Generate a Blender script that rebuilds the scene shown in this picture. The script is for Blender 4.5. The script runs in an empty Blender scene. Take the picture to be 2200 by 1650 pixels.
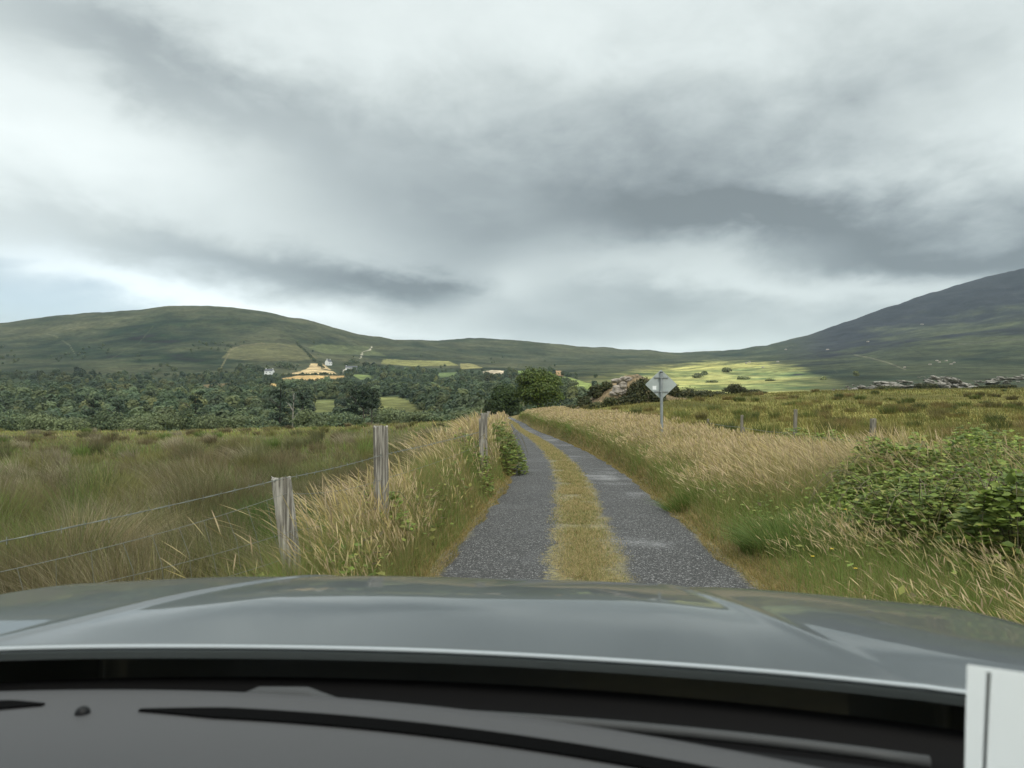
import bpy, bmesh, math, random
import numpy as np
from mathutils import Vector, Matrix

R = math.radians
SC = bpy.context.scene
COL = SC.collection
rng = np.random.default_rng(7)
random.seed(7)

# ------------------------------------------------------------------ camera, sky, sun, exposure
FPX, CAMZ, PITCH = 1560.0, 1.4, R(2.386)
cam_d = bpy.data.cameras.new("camera")
cam = bpy.data.objects.new("camera", cam_d)
COL.objects.link(cam)
cam.location = (0, 0, CAMZ)
cam.rotation_euler = (math.pi / 2 + PITCH, 0, 0)
cam_d.sensor_width = 36.0
cam_d.lens = 36.0 * FPX / 2200.0
cam_d.clip_start, cam_d.clip_end = 0.02, 20000
cam_d.dof.use_dof = True
cam_d.dof.focus_distance = 25.0
cam_d.dof.aperture_fstop = cam_d.lens / 3.6       # a phone lens: about 3.6 mm of aperture
SC.camera = cam
SC.view_settings.view_transform = 'Standard'
SC.view_settings.look = 'None'
SC.view_settings.gamma = 1.0
SC.view_settings.use_curve_mapping = False
SC.view_settings.exposure = 0.55
SC.cycles.max_bounces = 6
SC.cycles.diffuse_bounces = 3
SC.cycles.transparent_max_bounces = 12
SC.cycles.volume_bounces = 1

SUN_EL, SUN_AZ = R(48), R(155)         # azimuth clockwise from +Y (straight ahead): behind, to the right
SKY_EXP = 1.0


class X:
    """Small node-expression wrapper: arithmetic on sockets."""
    def __init__(s, nt, sock): s.nt, s.s = nt, sock
    def _m(s, op, *a):
        n = s.nt.nodes.new('ShaderNodeMath'); n.operation = op
        for i, v in enumerate((s,) + a):
            if isinstance(v, X): s.nt.links.new(v.s, n.inputs[i])
            else: n.inputs[i].default_value = v
        return X(s.nt, n.outputs[0])
    def __add__(s, o): return s._m('ADD', o)
    def __sub__(s, o): return s._m('SUBTRACT', o)
    def __mul__(s, o): return s._m('MULTIPLY', o)
    def __truediv__(s, o): return s._m('DIVIDE', o)
    def exp(s): return s._m('EXPONENT')
    def clamp(s, a, b): return s._m('MAXIMUM', a)._m('MINIMUM', b)
    def rng(s, a, b, c, d, kind='SMOOTHSTEP'):
        n = s.nt.nodes.new('ShaderNodeMapRange'); n.interpolation_type = kind
        s.nt.links.new(s.s, n.inputs[0])
        for i, v in enumerate((a, b, c, d)): n.inputs[1 + i].default_value = v
        return X(s.nt, n.outputs[0])


def noise_node(nt, vec, scale, detail=6, rough=0.55, dist=0.0):
    n = nt.nodes.new('ShaderNodeTexNoise')
    n.inputs['Scale'].default_value = scale
    n.inputs['Detail'].default_value = detail
    n.inputs['Roughness'].default_value = rough
    n.inputs['Distortion'].default_value = dist
    if vec is not None: nt.links.new(vec, n.inputs['Vector'])
    return X(nt, n.outputs['Fac'])


def mixrgb(nt, fac, a, b, mode='MIX'):
    n = nt.nodes.new('ShaderNodeMix'); n.data_type = 'RGBA'; n.blend_type = mode
    for i, v in ((0, fac), (6, a), (7, b)):
        if isinstance(v, X): nt.links.new(v.s, n.inputs[i])
        elif hasattr(v, 'links'): nt.links.new(v, n.inputs[i])
        elif isinstance(v, (tuple, list)): n.inputs[i].default_value = (*v[:3], 1)
        else: n.inputs[i].default_value = v
    return n.outputs[2]


def combine(nt, x, y, z):
    n = nt.nodes.new('ShaderNodeCombineXYZ')
    for i, v in enumerate((x, y, z)):
        if isinstance(v, X): nt.links.new(v.s, n.inputs[i])
        else: n.inputs[i].default_value = v
    return n.outputs[0]


def build_world():
    w = bpy.data.worlds.new("World"); SC.world = w; w.use_nodes = True
    nt = w.node_tree; nt.nodes.clear()
    tc = nt.nodes.new('ShaderNodeTexCoord')
    sp = nt.nodes.new('ShaderNodeSeparateXYZ'); nt.links.new(tc.outputs['Generated'], sp.inputs[0])
    dx, dy, dz = (X(nt, sp.outputs[i]) for i in range(3))
    az = dx._m('ARCTAN2', dy)
    el = dz._m('ARCSINE')
    # cloud-base plane coordinates: the same cloud looks flatter and smaller towards the horizon
    den = dz._m('MAXIMUM', 0.0) + 0.13
    px, py = dx / den, dy / den
    v1 = combine(nt, px * 1.2, py, 0.0)
    n1 = noise_node(nt, v1, 1.05, 9, 0.52, 0.35)
    v2 = combine(nt, az * 3.1 + 7.3, el * 5.6 + 2.1, dz * 1.7)
    n2 = noise_node(nt, v2, 1.9, 9, 0.55, 0.3)
    # small warp of the large masses, so that their borders are ragged
    fine = noise_node(nt, v2, 6.5, 8, 0.6, 0.3)
    low = el.rng(0.0, 0.36, 0.30, 1.0, 'LINEAR')
    wx = az + (n1 - 0.5) * 0.16 + (n2 - 0.5) * 0.10 + (fine - 0.5) * 0.05
    wy = el + ((n2 - 0.5) * 0.10 + (n1 - 0.5) * 0.05 + (fine - 0.5) * 0.035) * low

    def g(px_, py_, sx, sy, amp, rot=0.0):
        a0 = math.atan((px_ - 1100) / FPX)
        e0 = math.atan((890 - py_) / FPX * math.cos(a0))
        ax, ay = wx - a0, wy - e0
        c, s = math.cos(R(rot)), math.sin(R(rot))
        u, v = (ax * c + ay * s) / (sx / FPX), (ay * c - ax * s) / (sy / FPX)
        return ((u * u + v * v) * -0.5).exp() * amp

    # large masses (place given by direction in the photograph's pixels): dark undersides and bright gaps
    blobs = [(1500, 390, 620, 130, -.05, -3), (1050, 400, 320, 110, -.04, 0), (1350, 668, 420, 48, -.11, 0), (650, 430, 300, 60, -.03, 0), (1750, 220, 400, 90, -.05, 0),
        (-60, 250, 200, 130, .09, 0), (250, 330, 330, 120, .08, 0), (520, 300, 200, 60, .07, 0), (60, 420, 260, 90, .05, 0),
        (380, 190, 420, 55, -.16, -22), (760, 280, 330, 60, -.15, -12), (0, 50, 260, 40, -.08, -5),
        (1100, 60, 420, 100, .05, 0), (2150, 60, 320, 150, .07, 0), (700, 110, 260, 70, .04, 0),
        (1350, 300, 420, 90, -.10, -6), (1650, 350, 350, 90, -.07, 0), (700, 470, 330, 50, -.05, -6), (2180, 290, 200, 60, .12, 0),
        (1930, 510, 340, 62, -.30, -4), (2060, 570, 280, 30, -.22, -6), (1560, 470, 200, 36, -.10, -4), (1750, 430, 260, 60, -.08, 0), (1400, 420, 260, 60, -.08, 0),
        (520, 560, 260, 28, -.18, -9), (860, 605, 190, 28, -.28, -10), (1120, 540, 190, 60, -.15, 0), (150, 520, 300, 30, -.12, -5),
        (400, 640, 200, 26, .22, -14), (90, 570, 170, 16, .14, -5), (650, 668, 200, 22, .20, -8), (90, 640, 160, 30, .00, 0),
        (1085, 620, 90, 34, .18, 25), (1150, 660, 130, 22, .08, 0), (1560, 545, 170, 34, .22, -6), (1780, 622, 230, 28, .20, -10), (1280, 540, 120, 30, .06, 0),
        (1400, 650, 230, 34, -.09, 0), (1330, 715, 330, 14, -.06, 0), (800, 708, 260, 16, .08, -8), (1430, 748, 110, 14, .13, 0), (1000, 690, 240, 18, -.02, 0),
    ]
    b = X(nt, n1.s) * 0.28 + 0.435
    b = b + (n2 - 0.5) * 0.19 + (fine - 0.5) * 0.06
    front = None
    for t in blobs:
        q = g(*t)
        front = q if front is None else front + q
    b = b + front
    # an overcast sky grows brighter overhead, above the picture
    b = b * el.rng(R(30), R(64), 1.0, 2.45)
    b = b.clamp(0.16, 2.6)
    cr = nt.nodes.new('ShaderNodeValToRGB')
    nt.links.new(b.rng(0.0, 1.0, 0.0, 1.0, 'LINEAR').s, cr.inputs[0])
    cr.color_ramp.elements[0].color = (0.885, 0.985, 1.03, 1)
    cr.color_ramp.elements[0].position = 0.2
    cr.color_ramp.elements[1].color = (0.962, 1.008, 0.998, 1)
    cr.color_ramp.elements[1].position = 0.85
    e = cr.color_ramp.elements.new(0.5); e.color = (0.925, 0.998, 0.992, 1)
    # where the cover thins a little of the blue sky shows through
    sky = nt.nodes.new('ShaderNodeTexSky'); sky.sky_type = 'NISHITA'
    sky.sun_disc = False
    sky.sun_elevation = SUN_EL; sky.sun_rotation = SUN_AZ
    sm = nt.nodes.new('ShaderNodeVectorMath'); sm.operation = 'SCALE'
    nt.links.new(sky.outputs[0], sm.inputs[0]); sm.inputs['Scale'].default_value = 0.10
    cl = nt.nodes.new('ShaderNodeVectorMath'); cl.operation = 'SCALE'
    nt.links.new(cr.outputs[0], cl.inputs[0]); nt.links.new(b.s, cl.inputs['Scale'])
    cov = g(70, 650, 240, 55, -.45) + 0.95
    mix = mixrgb(nt, cov, sm.outputs[0], cl.outputs[0])
    bg = nt.nodes.new('ShaderNodeBackground'); nt.links.new(mix, bg.inputs[0]); bg.inputs[1].default_value = SKY_EXP
    out = nt.nodes.new('ShaderNodeOutputWorld'); nt.links.new(bg.outputs[0], out.inputs[0])
    w.cycles.sampling_method = 'MANUAL'; w.cycles.sample_map_resolution = 512


build_world()
sun_d = bpy.data.lights.new("sun", 'SUN')
sun_d.energy, sun_d.angle, sun_d.color = 1.5, R(12), (1.0, 0.95, 0.86)
sun = bpy.data.objects.new("sun", sun_d); COL.objects.link(sun)
sd = Vector((math.sin(SUN_AZ) * math.cos(SUN_EL), math.cos(SUN_AZ) * math.cos(SUN_EL), math.sin(SUN_EL)))
sun.rotation_euler = sd.to_track_quat('Z', 'Y').to_euler()


# ------------------------------------------------------------------ helpers
def tag(o, label=None, cat=None, group=None, kind=None):
    for k, v in (('label', label), ('category', cat), ('group', group), ('kind', kind)):
        if v: o[k] = v
    return o


def empty(name, loc=(0, 0, 0), rz=0.0):
    o = bpy.data.objects.new(name, None); COL.objects.link(o)
    o.location = loc; o.rotation_euler = (0, 0, rz); o.empty_display_size = 0.1
    return o


def np_mesh(name, verts, quads, mat=None, parent=None, color=None, attrs=None, smooth=False, tris=None):
    """One mesh object out of numpy arrays (quads n x 4, optional triangles n x 3, per-vertex colour)."""
    me = bpy.data.meshes.new(name)
    verts = np.ascontiguousarray(verts, dtype=np.float32)
    nq = 0 if quads is None else len(quads); nt_ = 0 if tris is None else len(tris)
    me.vertices.add(len(verts)); me.vertices.foreach_set('co', verts.ravel())
    idx, st, tot = [], [], []
    if nq: idx.append(np.asarray(quads, np.int32).ravel()); st.append(np.arange(nq) * 4); tot.append(np.full(nq, 4))
    if nt_: idx.append(np.asarray(tris, np.int32).ravel()); st.append(nq * 4 + np.arange(nt_) * 3); tot.append(np.full(nt_, 3))
    idx = np.concatenate(idx); st = np.concatenate(st).astype(np.int32); tot = np.concatenate(tot).astype(np.int32)
    me.loops.add(len(idx)); me.loops.foreach_set('vertex_index', idx)
    me.polygons.add(len(st)); me.polygons.foreach_set('loop_start', st); me.polygons.foreach_set('loop_total', tot)
    if smooth: me.polygons.foreach_set('use_smooth', np.ones(len(st), bool))
    if color is not None:
        a = me.attributes.new('tint', 'FLOAT_COLOR', 'POINT')
        c = np.ones((len(verts), 4), np.float32); c[:, :3] = color
        a.data.foreach_set('color', c.ravel())
    for k, v in (attrs or {}).items():
        a = me.attributes.new(k, 'FLOAT', 'POINT'); a.data.foreach_set('value', np.asarray(v, np.float32))
    me.update(calc_edges=True)
    if mat: me.materials.append(mat)
    o = bpy.data.objects.new(name, me); COL.objects.link(o)
    if parent: o.parent = parent
    return o


def obj(name, bm, mat, parent=None, smooth=False, bevel=0.0, segs=2):
    if bevel:
        bmesh.ops.bevel(bm, geom=[e for e in bm.edges if e.is_manifold and e.calc_face_angle(0) > 0.6], offset=bevel, segments=segs, affect='EDGES')
    if smooth:
        for f in bm.faces: f.smooth = True
    me = bpy.data.meshes.new(name); bm.to_mesh(me); bm.free()
    if mat: me.materials.append(mat)
    o = bpy.data.objects.new(name, me); COL.objects.link(o)
    if parent: o.parent = parent
    return o


def box(bm, c, s, rot=None):
    r = bmesh.ops.create_cube(bm, size=1.0)
    m = Matrix.Translation(Vector(c)) @ (rot or Matrix()) @ Matrix.Diagonal((*s, 1))
    bmesh.ops.transform(bm, matrix=m, verts=r['verts'])
    return r['verts']


def tube(bm, pts, r, n=6, cap=True):
    pts = [Vector(p) for p in pts]
    rs = r if isinstance(r, (list, tuple)) else [r] * len(pts)
    rings = []
    for i, p in enumerate(pts):
        t = (pts[min(i + 1, len(pts) - 1)] - pts[max(i - 1, 0)]).normalized()
        a = t.cross(Vector((0, 0, 1)) if abs(t.z) < 0.95 else Vector((1, 0, 0))).normalized()
        b = t.cross(a)
        rings.append([bm.verts.new(p + (a * math.cos(k / n * math.tau) + b * math.sin(k / n * math.tau)) * rs[i]) for k in range(n)])
    for i in range(len(rings) - 1):
        for k in range(n):
            bm.faces.new((rings[i][k], rings[i][(k + 1) % n], rings[i + 1][(k + 1) % n], rings[i + 1][k]))
    if cap:
        bm.faces.new(rings[0][::-1]); bm.faces.new(rings[-1])


def fbm(x, y, scale, octaves=4, seed=0, gain=0.5):
    """Value noise in -1..1 on numpy arrays."""
    out = np.zeros(np.broadcast(x, y).shape); amp, tot, f = 1.0, 0.0, 1.0 / scale
    for o in range(octaves):
        g = np.random.default_rng(seed * 31 + o).random((256, 256)) * 2 - 1
        xx, yy = x * f + o * 17.3, y * f + o * 9.1
        xi, yi = np.floor(xx).astype(int), np.floor(yy).astype(int)
        u, v = xx - xi, yy - yi
        u, v = u * u * (3 - 2 * u), v * v * (3 - 2 * v)
        a, b = g[xi & 255, yi & 255], g[(xi + 1) & 255, yi & 255]
        c, d = g[xi & 255, (yi + 1) & 255], g[(xi + 1) & 255, (yi + 1) & 255]
        out += amp * ((a * (1 - u) + b * u) * (1 - v) + (c * (1 - u) + d * u) * v)
        tot += amp; amp *= gain; f *= 2.03
    return out / tot


def sstep(a, b, x):
    t = np.clip((np.asarray(x, float) - a) / (b - a), 0, 1)
    return t * t * (3 - 2 * t)


def principled(name, color=(.5, .5, .5), rough=0.6, metal=0.0, **kw):
    m = bpy.data.materials.new(name); m.use_nodes = True
    p = m.node_tree.nodes['Principled BSDF']
    p.inputs['Base Color'].default_value = (*color, 1)
    p.inputs['Roughness'].default_value = rough
    p.inputs['Metallic'].default_value = metal
    for k, v in kw.items(): p.inputs[k.replace('_', ' ')].default_value = v
    return m


def mottled(name, a, b, scale, rough=0.8, bump=0.0, detail=6, stretch=(1, 1, 1), lo=.35, hi=.65, bscale=None, spec=0.3, metal=0.0):
    """Two-tone noise material in object coordinates."""
    m = principled(name, a, rough, metal)
    nt = m.node_tree; p = nt.nodes['Principled BSDF']
    p.inputs['Specular IOR Level'].default_value = spec
    tc = nt.nodes.new('ShaderNodeTexCoord'); mp = nt.nodes.new('ShaderNodeMapping')
    mp.inputs['Scale'].default_value = stretch
    nt.links.new(tc.outputs['Object'], mp.inputs[0])
    n = noise_node(nt, mp.outputs[0], scale, detail, 0.6, 0.2)
    nt.links.new(mixrgb(nt, n.rng(lo, hi, 0, 1), a, b), p.inputs['Base Color'])
    if bump:
        n2 = noise_node(nt, mp.outputs[0], bscale or scale * 2, 6, 0.65)
        bp = nt.nodes.new('ShaderNodeBump'); bp.inputs['Strength'].default_value = 0.8; bp.inputs['Distance'].default_value = bump
        nt.links.new(n2.s, bp.inputs['Height']); nt.links.new(bp.outputs[0], p.inputs['Normal'])
    return m


def leafy(name, translucency=0.35, rough=0.65, gain=1.0):
    """Plant material: colour from the mesh's own 'tint', part of the light passes through the leaf."""
    m = bpy.data.materials.new(name); m.use_nodes = True
    nt = m.node_tree; p = nt.nodes['Principled BSDF']; out = nt.nodes['Material Output']
    at = nt.nodes.new('ShaderNodeAttribute'); at.attribute_name = 'tint'
    p.inputs['Roughness'].default_value = rough; p.inputs['Specular IOR Level'].default_value = 0.25
    nt.links.new(at.outputs['Color'], p.inputs['Base Color'])
    tr = nt.nodes.new('ShaderNodeBsdfTranslucent'); nt.links.new(at.outputs['Color'], tr.inputs[0])
    mx = nt.nodes.new('ShaderNodeMixShader'); mx.inputs[0].default_value = translucency
    nt.links.new(p.outputs[0], mx.inputs[1]); nt.links.new(tr.outputs[0], mx.inputs[2])
    nt.links.new(mx.outputs[0], out.inputs['Surface'])
    return m


M_GRASS = leafy("grass_blades", 0.35)
M_LEAF = leafy("leaves", 0.38, 0.5)


# ------------------------------------------------------------------ lie of the land
ROAD = np.array([(-30, -2.6), (-8, -.5), (0, .25), (3, .42), (6.24, .65), (8, .78), (10.2, .93), (14.6, 1.22), (20, 1.42), (27, 1.5), (35, 1.45), (45, 1.28), (55, 1.02),
                 (70, .6), (87, .35), (100, -.25), (115, -.95), (130, -1.75), (145, -3.6), (160, -7.5)])


def road_x(y): return np.interp(y, ROAD[:, 0], ROAD[:, 1])
def road_z(y): return 1.05 * sstep(55, 150, y)


SKYLINE = np.array([(-1500, 760), (-700, 735), (0, 697), (100, 685), (230, 675), (300, 668), (350, 660), (440, 658), (500, 663), (600, 680), (660, 690), (700, 703), (760, 720),
                    (800, 728), (850, 734), (960, 733), (1010, 731), (1050, 731), (1100, 733), (1200, 741), (1250, 745), (1270, 748), (1300, 750), (1330, 756), (1400, 759), (1450, 763),
                    (1520, 758), (1592, 757), (1620, 750), (1650, 746), (1700, 733), (1750, 720), (1800, 701), (1850, 682), (1900, 664), (1950, 648), (2000, 632), (2040, 622), (2060, 616),
                    (2100, 603), (2150, 593), (2200, 584), (2500, 560), (2900, 590), (3700, 690)])
TABLE_PX = [-1500, 0, 350, 600, 800, 1050, 1200, 1300, 1450, 1600, 1800, 2000, 2200, 3700]
CREST = [1500, 1700, 1700, 1700, 1800, 2000, 2050, 2100, 2150, 2200, 2300, 2400, 2400, 2200]
# heights (m) at 0.5, 4, 20, 60, 110, 160, 250 m; picture rows at 400, 600, 900, 0.74 crest
NEAR = {
    -1500: [0, -.1, -.35, -.8, -1.4, -5, -7], 0: [0, -.1, -.35, -.8, -1.35, -5, -7], 350: [0, -.1, -.3, -.7, -1.2, -4.5, -6.5], 600: [0, -.1, -.25, -.55, -.8, -4, -6.5],
    800: [0, 0, -.1, -.25, -.35, -3.5, -6], 1050: [0, 0, 0, .1, .45, .3, -5], 1200: [0, 0, .2, .9, 2.0, 2.4, -3], 1300: [0, 0, .3, 1.35, 2.9, 3.2, -1], 1450: [0, 0, .3, 1.75, 3.95, 4.4, 3],
    1600: [0, 0, .3, 1.8, 4.3, 4.9, 5], 1800: [0, 0, .3, 1.9, 4.9, 6.6, 9.0], 2000: [0, 0, .3, 1.9, 5.0, 7.2, 10], 2200: [0, 0, .3, 1.9, 5.1, 7.3, 10.5], 3700: [0, 0, .3, 2, 5, 7, 10]}
FAR = {
    -1500: [866, 842, 810, 775], 0: [866, 838, 790, 738], 350: [866, 838, 788, 722], 600: [864, 836, 788, 733], 800: [864, 836, 794, 758], 1050: [862, 837, 803, 766], 1200: [852, 826, 800, 772],
    1300: [848, 822, 798, 774], 1450: [846, 826, 797, 776], 1600: [843, 822, 790, 769], 1800: [834, 812, 777, 742], 2000: [828, 802, 758, 702], 2200: [825, 796, 742, 668], 3700: [825, 800, 770, 730]}
TH_PX = np.arange(-1500, 3701, 10.0)
LY = np.linspace(math.log(0.5), math.log(7000), 420)


def pchip(x, y, q):
    """Monotone cubic through (x, y) at q."""
    h = np.diff(x); d = np.diff(y) / h; m = np.zeros(len(x))
    for i in range(1, len(x) - 1):
        if d[i - 1] * d[i] > 0:
            w1, w2 = 2 * h[i] + h[i - 1], h[i] + 2 * h[i - 1]
            m[i] = (w1 + w2) / (w1 / d[i - 1] + w2 / d[i])
    m[0], m[-1] = d[0], d[-1]
    k = np.clip(np.searchsorted(x, q) - 1, 0, len(h) - 1)
    t = (q - x[k]) / h[k]
    return ((1 + 2 * t) * (1 - t) ** 2 * y[k] + t * (1 - t) ** 2 * h[k] * m[k] + t * t * (3 - 2 * t) * y[k + 1] + t * t * (t - 1) * h[k] * m[k + 1])


def build_table():
    T = np.zeros((len(TH_PX), len(LY)))
    near = np.array([NEAR[p] for p in TABLE_PX]); far = np.array([FAR[p] for p in TABLE_PX])
    pxs = np.array(TABLE_PX, float)
    for i, p in enumerate(TH_PX):
        nz = [np.interp(p, pxs, near[:, k]) for k in range(near.shape[1])]
        fy = [np.interp(p, pxs, far[:, k]) for k in range(far.shape[1])]
        c = np.interp(p, pxs, CREST); sk = np.interp(p, SKYLINE[:, 0], SKYLINE[:, 1])
        Y = np.array([.5, 4, 20, 60, 110, 160, 250, 400, 600, 900, .74 * c, c, 1.25 * c, 2.0 * c, 3.2 * c])
        z = nz + [CAMZ - (v - 890) / FPX * d for v, d in zip(fy, (400, 600, 900, .74 * c))]
        zc = CAMZ - (sk - 890) / FPX * c
        z = np.array(list(z) + [zc, zc * .86, zc * .2, -10])
        T[i] = pchip(np.log(Y), z, LY)
    # soften across the view, but keep the skyline's own small steps
    k = np.exp(-np.linspace(-2, 2, 15) ** 2); k /= k.sum()
    S = np.apply_along_axis(lambda a: np.convolve(np.pad(a, 7, 'edge'), k, 'valid'), 0, T)
    w = sstep(math.log(900), math.log(1600), LY)[None, :]
    return S * (1 - w) + T * w


TAB = build_table()


def ground_z(x, y):
    x, y = np.asarray(x, float), np.asarray(y, float)
    th = np.arctan2(x, y); r = np.hypot(x, y)
    tc = np.clip(th, -R(59), R(59))
    px = 1100 + FPX * np.tan(tc)
    yy = np.maximum(r * np.cos(tc), .5)
    a = np.clip((px - TH_PX[0]) / 10.0, 0, len(TH_PX) - 1.001); b = np.clip((np.log(yy) - LY[0]) / (LY[1] - LY[0]), 0, len(LY) - 1.001)
    i, j = a.astype(int), b.astype(int); u, v = a - i, b - j
    z = (TAB[i, j] * (1 - u) + TAB[i + 1, j] * u) * (1 - v) + (TAB[i, j + 1] * (1 - u) + TAB[i + 1, j + 1] * u) * v
    z = z * (1 - sstep(R(85), R(120), np.abs(th)))
    z = z + fbm(x, y, 6.0, 3, 3) * .10 * sstep(4, 15, r) + fbm(x, y, 40, 3, 4) * .35 * sstep(30, 90, r) * (1 - sstep(110, 160, r))
    far = sstep(250, 600, r)
    z = z + far * (fbm(x, y, 160, 5, 5) * .010 + fbm(x, y, 45, 3, 6) * .0022) * r * .55
    u = x - road_x(y)
    z = z + (.26 + .28 * sstep(6, 11, y)) * np.exp(-((u + 1.85) / .42) ** 2) * sstep(2.6, 5.2, y) * (1 - sstep(30, 60, y)) + .08 * np.exp(-((u - 3.2) / 1.2) ** 2) * sstep(4, 8, y) * (1 - sstep(70, 100, y))
    bed = (1 - sstep(1.36, 1.66, np.abs(u))) * (1 - sstep(150, 165, y)) * sstep(-40, -30, y)
    return z * (1 - bed) + (road_z(y) - .04) * bed


CP, SP = math.cos(PITCH), math.sin(PITCH)


def project(x, y, z):
    dz = z - CAMZ
    f = y * CP + dz * SP; up = -y * SP + dz * CP
    f = np.where(np.abs(f) < 1e-6, 1e-6, f)
    return 1100 + FPX * x / f, 825 - FPX * up / f


def at(px, py, y):
    """The point seen at pixel (px, py) of the photograph that stands Y metres ahead."""
    cx, cy = (px - 1100) / FPX, -(py - 825) / FPX
    d = Vector((cx, CP - cy * SP, SP + cy * CP))
    return Vector((0, 0, CAMZ)) + d * (y / d.y)


def spot(px, y):
    x = (px - 1100) / FPX * y
    for _ in range(4):
        z = float(ground_z(x, y)); x = (px - 1100) / FPX * (y * CP + (z - CAMZ) * SP)
    return Vector((x, y, z))


def hit(px, py, ymin=200.0, ymax=2300.0):
    """First ground point at or beyond ymin whose image lies at (px, py)."""
    ys = np.exp(np.linspace(math.log(ymin), math.log(ymax), 600)); xs = (px - 1100) / FPX * ys
    z = ground_z(xs, ys); _, v = project(xs, ys, z)
    k = np.nonzero(v <= py)[0]
    k = int(k[0]) if len(k) else 599
    return Vector((xs[k], ys[k], z[k]))


def inside(poly, x, y):
    poly = np.asarray(poly, float); r = np.zeros(np.shape(x), bool); j = len(poly) - 1
    for i in range(len(poly)):
        (xi, yi), (xj, yj) = poly[i], poly[j]
        r ^= ((yi > y) != (yj > y)) & (x < (xj - xi) * (y - yi) / (yj - yi + 1e-9) + xi)
        j = i
    return r


FIELDS = [  # patches of pasture, stubble and clearing beyond the valley
    ([(612, 804), (648, 798), (664, 789), (668, 781), (692, 781), (712, 795), (724, 804)], (.40, .30, .16)),
    ([(606, 812), (640, 807), (738, 807), (744, 813), (704, 817), (610, 817)], (.42, .28, .12)),
    ([(568, 824), (602, 824), (628, 832), (574, 833)], (.36, .25, .10)),
    ([(755, 805), (790, 803), (802, 812), (775, 816)], (.16, .20, .07)),
    ([(820, 772), (885, 774), (962, 775), (985, 785), (890, 787), (820, 782)], (.18, .175, .062)),
    ([(988, 781), (1012, 781), (1037, 790), (990, 793)], (.22, .20, .08)),
    ([(1038, 799), (1060, 795), (1084, 797), (1082, 804), (1040, 803)], (.40, .33, .23)),
    ([(1108, 797), (1160, 795), (1162, 803), (1112, 803)], (.15, .20, .06)),
    ([(903, 823), (930, 821), (958, 834), (938, 836)], (.15, .20, .07)),
    ([(940, 801), (982, 799), (976, 808), (944, 811)], (.12, .16, .06)),
    ([(806, 855), (850, 852), (884, 862), (944, 876), (900, 884), (812, 882)], (.135, .14, .050)),
    ([(668, 860), (724, 858), (724, 888), (662, 884)], (.12, .13, .048)),
    ([(496, 746), (560, 735), (640, 741), (684, 770), (640, 776), (560, 776), (476, 770)], (.090, .088, .040)),
    ([(690, 738), (790, 746), (830, 765), (700, 760), (660, 748)], (.078, .090, .038)),
    ([(1188, 796), (1206, 797), (1212, 809), (1194, 806)], (.32, .20, .10)),
    ([(418, 828), (496, 822), (492, 832), (420, 834)], (.13, .10, .05)),
    ([(1190, 812), (1215, 808), (1260, 822), (1300, 832), (1295, 838), (1230, 834)], (.20, .24, .07)),
]
TRACKS = [([(62, 728), (55, 752), (48, 800)], (.030, .038, .018), 1.6), ([(96, 716), (120, 722), (150, 742), (160, 760)], (.10, .105, .06), .9), ([(330, 700), (300, 735), (240, 770)], (.034, .042, .02), 1.2),
          ([(620, 708), (640, 740)], (.035, .04, .02), 1.0), ([(690, 792), (730, 800), (800, 806)], (.035, .045, .02), 1.4), ([(880, 760), (960, 765), (1060, 762)], (.035, .043, .022), 1.0), ([(1100, 745), (1120, 775), (1110, 792)], (.036, .044, .022), 1.2),
          ([(1700, 738), (1760, 770), (1800, 800)], (.030, .036, .02), 1.3), ([(1900, 700), (1960, 750), (2010, 775)], (.028, .034, .02), 1.4), ([(2060, 740), (2200, 728)], (.075, .075, .055), .9),
          ([(774, 770), (779, 760), (776, 762), (780, 755), (795, 752), (799, 745)], (.34, .31, .24), 1.0), ([(1835, 762), (1870, 769), (1905, 778), (1945, 794)], (.11, .105, .07), 1.5),
          ([(475, 790), (497, 750), (520, 742), (570, 737)], (.12, .11, .058), 1.6), ([(735, 803), (738, 795), (752, 792)], (.40, .36, .28), 1.2)]


def wood_mask(px, py):
    """How wooded the valley is, by place: 0..1."""
    top = np.interp(px, [-200, 0, 200, 350, 480, 530, 590, 640, 720, 790, 900, 1000, 1100, 1200, 1260, 1330], [800, 801, 803, 812, 806, 786, 800, 818, 808, 786, 789, 794, 800, 802, 822, 850])
    return sstep(-3, 4, py - top) * (1 - sstep(1240, 1330, px))


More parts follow.
